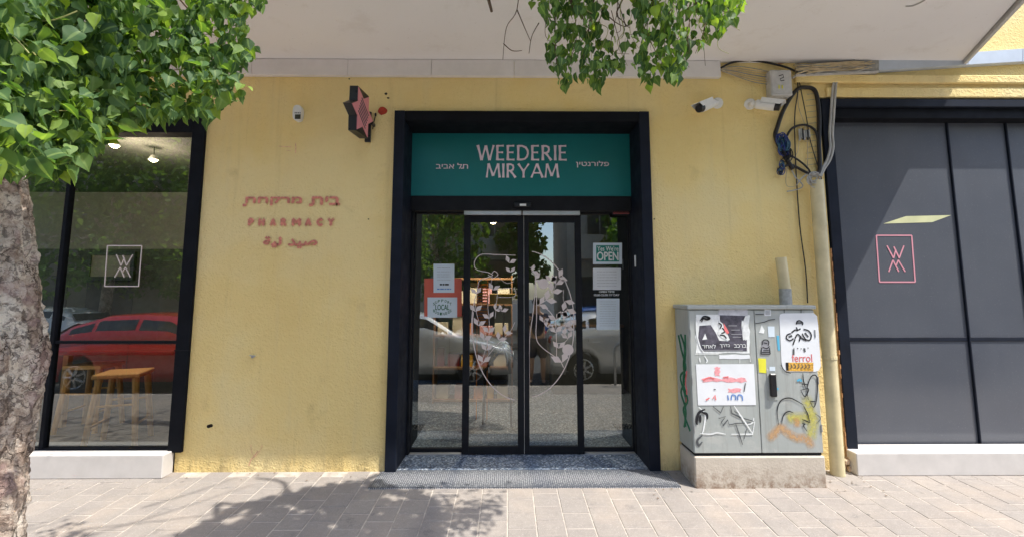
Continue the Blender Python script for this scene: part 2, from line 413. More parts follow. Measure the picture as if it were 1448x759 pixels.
# bark, leaves
t = NT('bark')
wv = t.n('ShaderNodeVectorMath', operation='SCALE'); t.l(t.noise(9, 4, .6, out='Color'), wv.inputs[0]); wv.inputs['Scale'].default_value = .16
av = t.n('ShaderNodeVectorMath', operation='ADD'); t.l(t.pos(), av.inputs[0]); t.l(wv.outputs[0], av.inputs[1]); WP = av.outputs[0]
b = t.ramp(t.noise(7, 6, .68, vec=WP), [(.36, (.19, .135, .10)), (.44, (.42, .32, .255)), (.52, (.64, .535, .44)), (.60, (.80, .71, .60))])
b = t.mix(t.ramp(t.noise(22, 7, .75, vec=WP), [(.50, 0.0), (.56, .75)]), b, (.13, .10, .085))
b = t.mix(t.ramp(t.noise(5, 3, vec=WP), [(.54, 0.0), (.60, .35)]), b, (.50, .33, .32))
ce = t.vor(15, vec=WP, feature='DISTANCE_TO_EDGE')
ck = t.math('MULTIPLY', t.ramp(ce, [(0, 1.0), (.035, 0.0)]), t.ramp(t.noise(5, 3), [(.45, 0.0), (.6, 1.0)]))
b = t.mix(t.math('MULTIPLY', ck, .8), b, (.05, .035, .028))
t.color(b).set(rough=.95, spec=.15)
t.bump(t.mix(.5, t.noise(28, 9, .75, vec=WP), t.math('SUBTRACT', t.noise(11, 5, .7, vec=WP), ck)), 1.0, .03); M['bark'] = t.m
simple('twig', (.13, .085, .055), .9, var=.3, sc=30)
simple('petiole', (.36, .36, .13), .6, var=.2)
def leafmat(name, stops, trans=.45):
    t = NT(name); t.t.nodes.remove(t.b)
    oi = t.n('ShaderNodeObjectInfo'); at = t.n('ShaderNodeAttribute', attribute_name='tint')
    rnd = t.math('FRACT', t.math('ADD', oi.outputs['Random'], at.outputs['Fac']))
    c = t.ramp(rnd, stops); c = t.mix(t.ramp(t.noise(40, 3), [(.4, 0.0), (.8, .35)]), c, (.10, .15, .03)); mid = t.n('ShaderNodeAttribute', attribute_name='mid'); c = t.mix(t.ramp(mid.outputs['Fac'], [(.80, 0.0), (.90, .55)]), c, (.24, .34, .12))
    pr = t.n('ShaderNodeBsdfPrincipled'); t.l(c, pr.inputs['Base Color']); pr.inputs['Roughness'].default_value = .58; pr.inputs['Specular IOR Level'].default_value = .3
    tl = t.n('ShaderNodeBsdfTranslucent'); tc = t.mix(1, c, (1.0, 1.0, .25), 'MULTIPLY')
    br = t.n('ShaderNodeMix', data_type='RGBA', blend_type='ADD'); br.inputs[0].default_value = 1; t.l(tc, br.inputs[6]); t.l(tc, br.inputs[7]); t.l(br.outputs[2], tl.inputs[0])
    mx = t.n('ShaderNodeMixShader'); mx.inputs[0].default_value = trans; t.l(pr.outputs[0], mx.inputs[1]); t.l(tl.outputs[0], mx.inputs[2]); t.l(mx.outputs[0], t.out.inputs[0])
    M[name] = t.m
leafmat('leaf', [(0, (.034, .080, .034)), (.35, (.066, .138, .052)), (.7, (.108, .195, .066)), (.88, (.175, .275, .075)), (1, (.28, .40, .07))])
leafmat('far_leaf', [(0, (.06, .13, .03)), (.5, (.10, .20, .045)), (1, (.17, .29, .07))])
# cars and street behind
def paint(name, c, metal=.3): 
    t = NT(name); t.color(c).set(rough=.25, metal=metal, coat=.8, spec=.5); M[name] = t.m
paint('silver_paint', (.66, .67, .68), .25); paint('white_paint', (.75, .76, .76), 0); paint('red_paint', (.50, .012, .012), 0); paint('dark_paint', (.04, .045, .05), .3); paint('blue_paint', (.02, .12, .40), .2)
simple('tyre', (.018, .018, .018), .85); simple('rim', (.55, .55, .56), .3, metal=.8); simple('head_lamp', (.75, .78, .80), .12, spec=.8)
simple('tail_lamp', (.45, .02, .02), .2); simple('far_wall_beige', (.42, .36, .27), .9, var=.08, sc=2); simple('far_wall_white', (.45, .43, .39), .9, var=.08, sc=2)
simple('far_window', (.05, .06, .07), .15, spec=.8); simple('far_trim', (.35, .33, .30), .8)
simple('skin', (.50, .31, .22), .5, var=.06); simple('navy_cloth', (.015, .02, .05), .9, var=.15); simple('hair', (.02, .014, .01), .6)
simple('galvanised', (.40, .41, .42), .4, metal=.7)

# ================================================================ GROUND
def sheet(name, pts, mat, kind='structure'):
    mb = MB(); n = len(pts)//2
    mb.add(pts, [tuple(range(len(pts)))]); return mb.build(name, mat, kind=kind)
road = MB().add([(-60, -4.2, -.33), (60, -4.2, -.33), (60, -11.4, -.33), (-60, -11.4, -.33)], [(3, 2, 1, 0)]).build('road', M['asphalt'], kind='structure')
ground = MB().add([(-150, -150, -.36), (150, -150, -.36), (150, 60, -.36), (-150, 60, -.36)], [(0, 1, 2, 3)]).build('ground', M['asphalt'], kind='structure')
far = MB().box(-60, 60, -14.6, -11.4, -.33, -.19).build('far_pavement', M['far_pavement'], kind='structure')
pave = MB()
pave.add([(-30, -4.02, gz(-4.02)-.003), (30, -4.02, gz(-4.02)-.003), (30, .0, -.003), (-30, .0, -.003)], [(0, 1, 2, 3)])
pavement = pave.build('pavement', M['joint_sand'], kind='structure')
# pavers: 20 x 20 cm, half bond between columns, joints recessed
pv = []
for k in range(4):
    mb = MB(); mb.box(-.0965, .0965, -.0965, .0965, -.03, 0, .0035)
    me = bpy.data.meshes.new('paver'); me.from_pydata([Vector(v) for v in mb.v], [], mb.f); me.materials.append(M['paver']); pv.append(me)
rotS = Matrix.Rotation(math.atan(SL), 4, 'X')
cells = []
for i in range(-60, 61):
    off = .1 if i % 2 else 0
    for j in range(0, 21):
        y = -.1 - .2*j - off + .1
        if y < -3.95 or y > -.02: continue
        cells.append((i*.2+.1, y))
RAMPX = (G(522, 688).x, G(962, 688).x); RAMPY = G(740, 690).y
def hidden(x, y): return RAMPX[0]+.03 < x < RAMPX[1]-.03 and y > RAMPY+.08
vis = sorted([c for c in cells if c[1] > -1.15 and abs(c[0]) < 4.0 and not hidden(*c)], key=lambda c: (c[0]**2)*.10 + (c[1]+1.15)**2*6)[:300]
vset = set(vis)
for (x, y) in vis:
    o = bpy.data.objects.new('paver', random.choice(pv)); col.objects.link(o); o.parent = pavement
    o.matrix_local = Matrix.Translation((x, y, gz(y) + random.uniform(-.0012, .0022))) @ rotS @ Matrix.Rotation(random.gauss(0, .004), 4, 'Z')
rest = MB(); tint = []
for (x, y) in cells:
    if (x, y) in vset or hidden(x, y): continue
    b0 = len(rest.v); mb = MB(); mb.box(-.0965, .0965, -.0965, .0965, -.03, 0, .0035)
    mt = Matrix.Translation((x, y, gz(y)+random.uniform(-.001, .002))) @ rotS
    rest.add([mt @ Vector(v) for v in mb.v], mb.f); tint += [random.random()]*len(mb.v)
ro = rest.build('paver_field', M['paver'], parent=pavement, kind='stuff')
ro.data.attributes.new('tint', 'FLOAT', 'POINT').data.foreach_set('value', tint)
kerb = MB()
for i in range(-30, 31):
    kerb.box(i*.8+.004, i*.8+.796, -4.2, -4.02, -.34, gz(-4.1)+.005, .008)
kerb.build('kerb', M['kerb_stone'], kind='structure')
MB().box(-60, 60, -11.52, -11.38, -.34, -.17, .01).build('far_kerb', M['kerb_stone'], kind='structure')

# ================================================================ BUILDING
B = thing('shop_building', (0, .3, 0), 'yellow stucco building with black framed shop fronts under a pale grey slab', 'building')
xl = P(266, 400, 0).x                                # right edge of left shopfront opening
dx0, dx1 = P(558, 400, 0).x, P(918, 400, 0).x
ddx0, ddx1 = dx0+.02, dx1-.02
xr = P(1177, 400, 0).x
Hs = P(760, 88, 0).z; ztop = P(760, 158, 0).z - .02
zlt = P(230, 166, 0).z; zrt = P(1300, 139, 0).z; zmo = P(1300, 112, 0).z
wall = MB()
wall.box(xl, ddx0, 0, .28, -.05, Hs)                 # wall left of the entrance
wall.box(ddx0, ddx1, 0, .28, ztop, Hs)               # lintel
wall.box(ddx1, xr, 0, .28, -.05, Hs)
wall.box(-9, xl, 0, .28, zlt, Hs); wall.box(-12, -9, 0, .28, -.1, Hs)
wall.box(xr, 9, .0, .28, zrt, Hs); wall.box(9, 12, 0, .28, -.1, Hs)
wall.box(-12, 12, 0, .28, Hs+.001, 9)
wall.build('wall', M['stucco'], parent=B)
# moulding over the right shopfront
mo = MB(); x0 = P(1122, 112, 0).x
mo.box(x0, 9, -.045, -.001, P(1300, 120, 0).z, P(1300, 109, 0).z, .008)
mo.box(x0+.3, 9, -.028, -.001, P(1300, 139, 0).z, P(1300, 126, 0).z, .006)
mo.build('moulding', M['stucco'], parent=B)
# balcony slab with the slanting end
px_, pz_ = P(1355, 74, 0).x, Hs
W = 1.03; xe = P(1440, 0, -(4.183-640*(Hs-1.55)/413)*0-.99).x - .02
slab = MB(); slab.prismz([(-12, -.001), (px_, -.001), (xe, -W), (-12, -W)], Hs, Hs+.22)
slab.build('balcony_slab', M['soffit'], parent=B)
ed = MB(); d = Vector((xe-px_, -W, 0)).normalized(); nn = Vector((-d.y, d.x, 0)) * -1
if nn.x < 0: nn = -nn
a = Vector((px_, -.002, 0)); b_ = Vector((xe, -W, 0))
ed.prismz([(a.x+.004, a.y), (a.x+.034, a.y), (b_.x+.034, b_.y-.02), (b_.x+.004, b_.y-.02)], Hs-.035, Hs+.24)
ed.build('slab_edge_trim', M['grey_plastic'], parent=B)
par = MB(); par.prismz([(-12, -W-.02), (-12, -W+.08), (xe-.1, -W+.08), (xe, -W-.02)], Hs+.221, Hs+1.1); par.build('balcony_parapet', M['soffit'], parent=B)
_h = lambda x, y: P(x, y, 0)
def soff(px, py):
    d_ = ray(px, py); return CAM + d_*((Hs-.006-CAM.z)/d_.z)
m = MB(); m.tube(smooth_path([soff(1281, 9.5), soff(1290, 9), soff(1300, 5), soff(1308, .5)], 4), .005, 6); m.build('slab_wire', M['cable_grey'], parent=B)
# crack streaks / peeling at the junction, right
pe = MB()
for i in range(9):
    a0 = 1100 + i*27; stroke(pe, [(a0, 91-i*1.2), (a0+10, 88.5-i*1.1+random.uniform(-1, 1)), (a0+28, 88-i*1.2)], .018, 0)
pe.build('peeling_paint', M['rust_edge'], parent=B)
# exposed edge of the wall beside the drainpipe, loose bricks at its foot
ee = MB()
xa = xr
zs = np.linspace(P(0, 655, 0).z, P(0, 350, 0).z, 46)
for i in range(45):
    x1 = xa + random.uniform(.012, .045)
    ee.box(xa+.0005, x1, -.012+random.uniform(-.006, .006), .1, zs[i]+.001, zs[i+1]-.001)
ee.build('exposed_edge', M['rust_edge'], parent=B)
for (a0, b0, a1, b1) in ((1191, 648, 1198, 655), (1199, 646, 1207, 656), (1190, 656, 1197, 664), (1198, 657, 1203, 666), (1204, 657, 1210, 665)):
    X0, X1, Z0, Z1 = rect(a0, b0, a1, b1, -.03)
    MB().box(X0, X1, -.05+random.uniform(-.02, .02), .08, Z0, Z1, .008).build('brick', M['brick_pale'], parent=B)
bk = MB(); bk.box(xr+.001, P(1212, 660, 0).x, .03, .12, -.05, P(0, 645, 0).z); bk.build('mortar_fill', M['rust_edge'], parent=B)

# wall marks
for w_, ss in ((.006, [(394, 207), (404, 208), (412, 208)]), (.008, [(418, 203), (418.5, 210), (418, 217)]), (.004, [(405, 213), (412, 213.5)]), (.010, smooth_path([(352, 658), (355, 650), (359, 645), (365, 637)])),
               (.004, smooth_path([(360, 645), (356, 638), (355, 628)])), (.004, smooth_path([(359, 646), (364, 642), (369, 634), (371, 628)]))):
    mk = MB(); stroke(mk, ss, w_, 0); mk.build('wall_crack', M['ghost_pale'], parent=B)
def spot(mb, px, py, r, n=9, Y=0, jag=.35):
    c = P(px, py, Y); mb.prism([(c.x + r*math.cos(2*math.pi*i/n)*random.uniform(1-jag, 1), c.z + r*math.sin(2*math.pi*i/n)*random.uniform(1-jag, 1)*.8) for i in range(n)], Y-.0015, Y+.001)
for (a0, b0, r) in ((295, 602, .022), (298, 601, .024), (546, 133, .018), (549, 139, .014), (494, 112, .010), (521, 310, .008), (615, 502, .01), (925, 310, .01)):
    if not 557 < a0 < 918: hm = MB(); spot(hm, a0, b0, r); hm.build('plaster_hole', M['hole_dark'], parent=B)
rb = MB(); rb.tube([P(357, 504, 0), P(357, 504, -.03)], .012, 8); rb.tube([P(361, 503, -.01), P(353, 502, -.035)], .006, 6)
rb.build('wall_anchor', M['galvanised'], label='small metal anchor left in the yellow wall under the pharmacy lettering', cat='wall anchor')
sr = MB(); spot(sr, 541, 157.5, .047, 26, 0, .08)
v = sr; sr.tube([P(541, 157.5, -.001), P(541, 157.5, -.012)], .040, 24)
sr.build('wall_cover', M['disc_red'], label='round dark red cover on the yellow wall beside the star sign', cat='wall cover')

# ghost lettering: painted/raised letters left on the wall
LT = thing('pharmacy_lettering', (P(412, 350, 0).x, -.001, P(412, 350, 0).z), 'faded red pharmacy lettering in Hebrew, English and Arabic on yellow wall', 'lettering')
def ghost(body, x0, y0, x1, y1, nm):
    m1 = MB(); text(m1, body, x0, y0, x1, y1, 0, ex=.003, off=(.14 if len(body) == 1 else .085)); m1.build(nm, M['ghost_pale'], parent=LT)
    m2 = MB(); text(m2, body, x0+1, y0+1, x1-1, y1-1, -.0055, ex=.003, off=(.10 if len(body) == 1 else .05)); m2.build(nm+'_face', M['ghost_red'], parent=LT)
ghost('חחקרמ', 346, 278, 428, 291.5, 'hebrew_word'); ghost('חיב', 440, 277.5, 482, 291, 'hebrew_word')
for (x_, y_) in ((346.5, 290.6), (440.5, 290.2)):
    m = MB(); stroke(m, [(x_-3, y_), (x_+2.5, y_-.4)], .026, 0, .0045); m.build('letter_foot', M['ghost_red'], parent=LT)
for ch_, xa_, xb_ in zip('PHARMACY', (349.8, 364.3, 380.7, 395.9, 411.7, 430.1, 446.6, 461.8), (360.3, 375.8, 391.7, 407, 426.8, 442, 458, 474.3)): ghost(ch_, xa_, 308, xb_, 320.8, 'english_letter')
ghost('\uFE94\uFEF4\uFEDF', 371, 334, 399.5, 351, 'arabic_word'); ghost('\uFEAA\uFEF4\uFEBB', 406, 337, 450, 352, 'arabic_word')

# ---------------------------------------------------------------- ENTRANCE
E = thing('shop_entrance', (0, .4, 0), 'recessed black framed glass entrance with sliding doors below the teal sign', 'entrance')
fz1 = P(740, 157, -.04).z
fx0 = P(551, 400, -.04).x; fx1 = P(926, 400, -.04).x; fw = .098
zin = P(740, 171, -.04).z
fr = MB(); fr.box(fx0, fx0+fw, -.04, .38, .0, fz1, .004); fr.build('frame_post', M['navy_frame'], parent=E)
fr = MB(); fr.box(fx1-fw, fx1, -.04, .38, .0, fz1, .004); fr.build('frame_post', M['navy_frame'], parent=E)
fr = MB(); fr.box(fx0+fw+.001, fx1-fw-.001, -.038, .38, zin, fz1-.001, .004); fr.build('frame_lintel', M['black_frame'], parent=E)
ix0, ix1 = fx0+fw+.001, fx1-fw-.001
jw = P(583, 450, .40).x
jr = P(893, 450, .40).x
sz0, sz1 = P(740, 278, .33).z, P(740, 183, .33).z
m = MB(); m.box(ix0, jw, .36, .5, .012, zin-.001, .003); m.build('side_jamb', M['door_black'], parent=E)
m = MB(); m.box(jr, ix1, .36, .5, .012, zin-.001, .003); m.build('side_jamb', M['door_black'], parent=E)
hz1, hz0 = sz0-.002, P(740, 299, .35).z
m = MB(); m.box(ix0+.001, ix1-.001, .30, .52, hz0, hz1, .004); m.build('door_header', M['door_black'], parent=E)
m = MB(); m.box(ix0+.001, ix1-.001, .34, .6, sz0, zin-.002); m.build('sign_backing', M['door_black'], parent=E)
m = MB(); X0, X1, Z0, Z1 = rect(656, 297.5, 820, 304, .325); m.box(X0, (X0+X1)/2-.006, .32, .36, Z0, Z1, .003); m.box((X0+X1)/2+.006, X1, .32, .36, Z0, Z1, .003); m.build('track_cover', M['track_metal'], parent=E)
m = MB(); X0, X1, Z0, Z1 = rect(727, 287, 751, 293, .29); m.box(X0, X1, .272, .299, Z0, Z1, .004); sb = m.build('door_sensor', M['black_plastic'], parent=E)
m = MB(); X0, X1, Z0, Z1 = rect(735, 288.5, 744, 291.5, .27); m.box(X0, X1, .268, .2715, Z0, Z1); m.build('sensor_lens', M['white_plastic'], parent=sb)
m = MB(); X0, X1, Z0, Z1 = rect(866, 297, 891, 303.5, .38); m.box(X0, X1, .372, .38, Z0-.01, Z1, .001); nm_ = m.build('number_plate', M['black_plastic'], parent=E)
m = MB()
for yy in (299.3, 302): stroke(m, [(867+i*1.9, yy+(.5 if i % 2 else -.5)) for i in range(13)], .006, .371)
m.build('number_print', M['ink_red'], parent=nm_)
GY = .42
zb0 = .014
def pane(x0, x1, z0, z1, y, parent, name='pane', mat='shop_glass', th=.006):
    return MB().add([(x0, y, z0), (x1, y, z0), (x1, y, z1), (x0, y, z1)], [(0, 1, 2, 3)]).build(name, M[mat], parent=parent)
def framed(name, x0, x1, z0, z1, y0, y1, wl, wr, wt, wb, mat, parent, glassmat='shop_glass', **k):
    m = MB(); m.box(x0, x0+wl, y0, y1, z0, z1, .002); m.box(x1-wr, x1, y0, y1, z0, z1, .002)
    m.box(x0+wl+.0005, x1-wr-.0005, y0+.001, y1-.001, z1-wt, z1-.0005, .002); m.box(x0+wl+.0005, x1-wr-.0005, y0+.001, y1-.001, z0+.0005, z0+wb, .002)
    o = m.build(name, M[mat], parent=parent, **k)
    pane(x0+wl, x1-wr, z0+wb, z1-wt, (y0+y1)/2, o)
    return o
sl0, sl1 = P(655, 450, .38).x, P(741, 450, .38).x; sr1 = P(823, 450, .38).x
ztd = P(740, 304, .36).z
fpl = framed('fixed_pane', jw, sl0+.04, .02, hz0, GY, GY+.04, .012, .03, .01, .035, 'door_black', E)
fpr = framed('fixed_pane', sr1-.04, jr, .02, hz0, GY, GY+.04, .03, .012, .01, .035, 'door_black', E)
sdl = framed('sliding_door', sl0, sl1-.002, .018, ztd, .36, .40, .066, .062, .075, .07, 'door_black', E)
sdr = framed('sliding_door', sl1+.002, sr1, .018, ztd, .36, .40, .048, .060, .075, .07, 'door_black', E)
m = MB(); m.box(sl1-.0015, sl1+.0015, .357, .41, .02, ztd-.004); m.build('door_seal', M['cable_grey'], parent=E)
for a_, b_ in ((jw+.01, sl0-.01), (sr1+.01, jr-.01)): m = MB(); m.box(a_, b_, .352, .41, .0135, .024); m.build('floor_track', M['track_metal'], parent=E)
m = MB(); m.box(ix0, ix1, .0, 1.4, -.02, .0125); m.build('terrazzo_threshold', M['terrazzo'], parent=E)
m = MB(); z_ = .010
m.add([(RAMPX[0], RAMPY, gz(RAMPY)+.012), (RAMPX[1], RAMPY, gz(RAMPY)+.012), (fx1-.005, -.003, z_), (fx0+.005, -.003, z_), (RAMPX[0], RAMPY, gz(RAMPY)-.02), (RAMPX[1], RAMPY, gz(RAMPY)-.02), (RAMPX[1]-.02, -.045, z_-.003), (RAMPX[0]+.02, -.045, z_-.003)],
      [(0, 1, 6, 2, 3, 7), (0, 4, 5, 1)])
rp = m.build('entrance_ramp', M['ramp'], label='grey studded metal ramp plate lying on the pavement at the shop door', cat='ramp')
# opener on right jamb
m = MB(); X0, X1, Z0, Z1 = rect(903, 361, 906.5, 377, .2); m.box(ix1-.012, ix1-.001, .19, .215, Z0, Z1, .003); m.build('push_plate', M['white_plastic'], parent=E)

# teal sign
S = MB(); X0, X1, Z0, Z1 = rect(579, 183.5, 896, 277.5, .31); S.box(X0, X1, .31, .338, Z0, Z1, .003)
so = S.build('shop_sign', M['teal'], label='teal sign reading WEEDERIE MIRYAM in pale pink letters above the doors', cat='sign')
def word(body, x0, y0, x1, y1, off=.02, nm='lettering'):
    m = MB(); text(m, body, x0, y0, x1, y1, .309, ex=.003, off=off); m.build(nm, M['letter_pinkwhite'], parent=so)
GL = {'W': (1.28, [[(0, 1), (.32, 0)], [(.32, 0), (.64, .97)], [(.64, .97), (.96, 0)], [(.96, 0), (1.28, 1)]]), 'E': (.62, [[(.08, 1), (.08, 0)], [(.08, .95), (.60, .96)], [(.08, .52), (.54, .52)], [(.08, .05), (.62, .04)]]),
      'D': (.92, [[(.08, 1), (.08, 0)], [(.08, .95), (.40, .95), (.68, .85), (.84, .65), (.86, .45), (.78, .24), (.60, .09), (.36, .05), (.08, .05)]]),
      'R': (.78, [[(.08, 1), (.08, 0)], [(.08, .95), (.36, .95), (.54, .87), (.58, .72), (.52, .56), (.34, .49), (.08, .49)], [(.32, .49), (.76, 0)]]), 'I': (.16, [[(.08, 1), (.08, 0)]]),
      'M': (1.16, [[(.02, 0), (.16, 1)], [(.16, 1), (.58, .12)], [(.58, .12), (1.0, 1)], [(1.0, 1), (1.14, 0)]]), 'Y': (.92, [[(0, 1), (.46, .45)], [(.92, 1), (.46, .45)], [(.46, .45), (.46, 0)]]),
      'A': (.98, [[(0, 0), (.49, 1)], [(.49, 1), (.98, 0)], [(.18, .34), (.80, .34)]])}
def flared(wd_, x0, y0, x1, y1, Y):
    X0, X1, Z0, Z1 = rect(x0, y0, x1, y1, Y); H_ = Z1-Z0; gap = .22; tot = sum(GL[ch][0] for ch in wd_)+gap*(len(wd_)-1); s_ = (X1-X0)/tot; x = X0
    for ch in wd_:
        m = MB()
        for k, st in enumerate(GL[ch][1]):
            pts = st if len(st) > 2 else [(st[0][0]+(st[1][0]-st[0][0])*q/4, st[0][1]+(st[1][1]-st[0][1])*q/4) for q in range(5)]
            n = len(pts); L = []; Rr = []
            for q in range(n):
                p = Vector((x+pts[q][0]*s_, Z0+pts[q][1]*H_)); a_ = pts[max(q-1, 0)]; b2 = pts[min(q+1, n-1)]; d_ = Vector(((b2[0]-a_[0])*s_, (b2[1]-a_[1])*H_)).normalized(); nn = Vector((-d_.y, d_.x))
                thin = .75 if abs(d_.x) > .8 or (ch in 'WAMY' and d_.x*d_.y*(1 if d_.y else 1) > 0) else 1.0
                wk = H_*.074*thin*(.82+.42*abs(q/(n-1)-.5)*2)
                L.append(p+nn*wk); Rr.append(p-nn*wk)
            yy = Y-.003-k*.0003; m.add([(v.x, yy, v.y) for v in L]+[(v.x, yy, v.y) for v in Rr], [(q, n+q, n+q+1, q+1) for q in range(n-1)])
        m.build('letter', M['letter_pinkwhite'], parent=so); x += (GL[ch][0]+gap)*s_
flared('WEEDERIE', 675.5, 206, 801, 227, .309); flared('MIRYAM', 688, 232, 789.5, 251.5, .309)
word('ביבא לח', 616.5, 231, 662, 239, .02)
m = MB(); stroke(m, [(652, 238.4), (655.5, 238.2)], .010, .3085); m.build('letter_foot', M['letter_pinkwhite'], parent=so)
word('ןיטנרולפ', 814.5, 228, 861, 237.5, .02)

# notices taped inside the glass
GN = GY+.012
def notice(name, x0, y0, x1, y1, mat, label, prints=(), Y=GN, **k):
    m = MB(); card(m, x0, y0, x1, y1, Y, **k); o = m.build(name, M[mat], label=label, cat='notice')
    for nm, mt, fn in prints:
        m = MB(); fn(m, Y-.0017); m.build(nm, M[mt], parent=o)
    return o
def lines(x0, x1, ys, wd=.004):
    def f(m, Y):
        for y in ys:
            x = x0
            while x < x1-1:
                e = min(x1, x+random.uniform(2, 6)); stroke(m, [(x, y), (e, y)], wd, Y); x = e+.8
    return f
notice('poster', 600, 393.5, 653, 447, 'poster_red', 'salmon red poster behind the white papers on the left door pane', Y=GN+.0045)
notice('paper_notice', 613, 373, 642.5, 413.5, 'paper_cool', 'upright white paper notice at top of the salmon red poster',
       [('print', 'ink_pale_grey', lines(618, 637, (379, 384, 388, 391, 395.5), .003)), ('print', 'ink_black', lines(622, 636, (402,), .016)), ('print', 'ink_blue', lines(618, 638, (408.5,), .012))])
def local(m, Y):
    text(m, 'LOCAL', 615.5, 430, 635.5, 438, Y, off=.02)
    for k, ch in enumerate('SUPPORT'):
        a = R(150 - k*20); cx = 625.5 + 13.5*math.cos(a); cy = 434 - 9*math.sin(a); text(m, ch, cx-1.5, cy-2.2, cx+1.5, cy+1.6, Y, off=.02)
    for k, ch in enumerate('BUSINESS'):
        a = R(210 + k*17); cx = 625.5 + 13.5*math.cos(a); cy = 434 - 9*math.sin(a); text(m, ch, cx-1.4, cy-1.6, cx+1.4, cy+2.2, Y, off=.02)
notice('paper_notice', 604.5, 420, 646.5, 448.5, 'paper_cool', 'white card reading SUPPORT LOCAL BUSINESS taped low on the left door pane', [('print', 'ink_green', local)])
def grn(m, Y): card(m, 843, 347, 875.5, 370, Y+.001, .001)
def opn(m, Y): text(m, 'OPEN', 844, 356, 874.5, 368.5, Y-.001, off=.03); text(m, "Yes We're", 844.5, 348, 874.5, 355, Y-.001, off=.02)
notice('open_sign', 838.5, 343.5, 879.5, 373.5, 'paper_cool', "green and white Yes We're OPEN sign on the right door pane", [('green_field', 'sign_green', grn), ('lettering', 'paint_white', opn)])
notice('paper_notice', 838.5, 379, 878, 409.5, 'paper_white', 'white paper with ruled grey lines directly below the green open sign', [('print', 'ink_pale_grey', lines(844, 872, (384, 388, 392, 396, 400, 404), .003))])
def ot(m, Y):
    text(m, 'OPEN TIME', 847, 410.8, 869, 413.6, Y, off=.03); text(m, '10:00-22:00 7/7 DAY', 840, 415.2, 876, 418.2, Y, off=.03)
m = MB(); ot(m, GY+.012); o_ = m.build('lettering', M['paint_white'], parent=fpr)
notice('paper_notice', 843.5, 421.5, 876, 466, 'paper_cool', 'tall pale blue paper, lowest of the sheets on the right door pane', [('print', 'ink_pale_grey', lines(848, 871, tuple(426+i*3.4 for i in range(11)), .0025))])

# line drawing on the sliding doors (one decal per door)
DY = .378
def inpx(pts, lo, hi): return [p for p in pts if lo < p[0] < hi]
def leafpair(mL, x, y, a, s):
    for sg in (-1, 1):
        b0 = a + sg*.75; ex, ey = x+math.cos(b0)*s, y-math.sin(b0)*s; nx, ny = -math.sin(b0)*s*.26, -math.cos(b0)*s*.26
        mx, my = (x+ex)/2, (y+ey)/2
        card(m, 0, 0, 0, 0, DY, .0009, corners=[(x, y), (mx+nx, my+ny), (ex, ey), (mx-nx, my-ny)])
m = MB(); mL = MB(); wdl = .007
oval = [(740+74*math.cos(R(a)), 462-103*math.sin(R(a))) for a in range(0, 361, 4)]
rt_ = [p for p in [(745+67*math.cos(R(a)), 458-103*math.sin(R(a))) for a in range(-88, 89, 4)] if 748 < p[0] < 811.5]
stroke(m, rt_, .009, DY)
stroke(m, smooth_path([(749, 378), (755, 384), (757, 400), (754, 440), (749, 480), (748.5, 545)]), wdl, DY)
stroke(m, smooth_path([(757, 386), (759, 440), (758, 475), (766, 490), (790, 508), (797, 519)]), wdl, DY)
stroke(m, smooth_path([(759, 431), (770, 434), (781, 445), (786, 462), (787, 505)]), wdl, DY)
stroke(m, smooth_path([(759, 431), (771, 425), (782, 412), (787, 400)]), .0045, DY)
stroke(m, smooth_path([(797, 409), (797, 425), (806, 445), (808, 470)]), .0045, DY)
stroke(m, smooth_path([(786, 485), (800, 482), (808, 466)]), .0045, DY)
for (x, y, a, s) in ((763, 430, .3, 12), (772, 424, .6, 14), (780, 413, .9, 14), (786, 402, 1.2, 13), (799, 425, -1.0, 13), (801, 437, -1.1, 14), (806, 452, -1.2, 13), (787, 452, 1.9, 12), (786, 470, 1.6, 12), (795, 512, 1.9, 16), (790, 392, .4, 12)):
    leafpair(mL, x, y, a, s*1.15)
for (x, y, a, s) in ((757, 395, .2, 12), (752, 384, .5, 11), (800, 462, -1.1, 13), (803, 478, 1.8, 12), (794, 440, -1.4, 12), (768, 455, 1.3, 11), (773, 462, 1.0, 11), (790, 492, 1.5, 13), (779, 398, 1.5, 12)): leafpair(mL, x, y, a, s)
m.build('decal', M['decal_pink'], parent=sdr); mL.build('decal_leaves', M['decal_leaf'], parent=sdr)
m = MB(); 
for (cx, cy, r) in ((768.5, 401, 7.5), (803, 494, 8)):
    m = MB(); card(m, 0, 0, 0, 0, DY, .0007, corners=[(cx+r*math.cos(i*.42), cy+r*math.sin(i*.42)) for i in range(15)])
    m.build('decal_dot', M['decal_pink'], parent=sdr)
m = MB()
mL = MB()
lf = [p for p in [(735+67*math.cos(R(a)), 462-103*math.sin(R(a))) for a in range(168, 270, 4)] if 665 < p[0] < 729]
stroke(m, lf, .009, DY)
stroke(m, smooth_path([(729, 361), (700, 360), (680, 360), (671, 370), (674, 381), (690, 385), (697, 389)]), wdl, DY)
stroke(m, smooth_path([(697, 389), (690, 392), (678, 397), (675, 410), (668, 440), (666, 480)]), wdl, DY)
stroke(m, smooth_path([(695, 388), (699, 383), (704, 388), (697, 393), (690, 388)]), wdl, DY)
stroke(m, smooth_path([(696, 391), (690, 430), (692, 470), (680, 515)]), .0045, DY)
stroke(m, smooth_path([(705, 392), (716, 400), (727, 398)]), .0045, DY); stroke(m, smooth_path([(704, 420), (727, 419), (727, 408), (706, 409), (703, 420), (700, 450)]), .0045, DY)
stroke(m, smooth_path([(681, 515), (700, 490), (720, 470), (728, 455)]), .0045, DY)
stroke(m, smooth_path([(671, 425), (676, 450), (686, 470), (692, 500)]), .0045, DY)
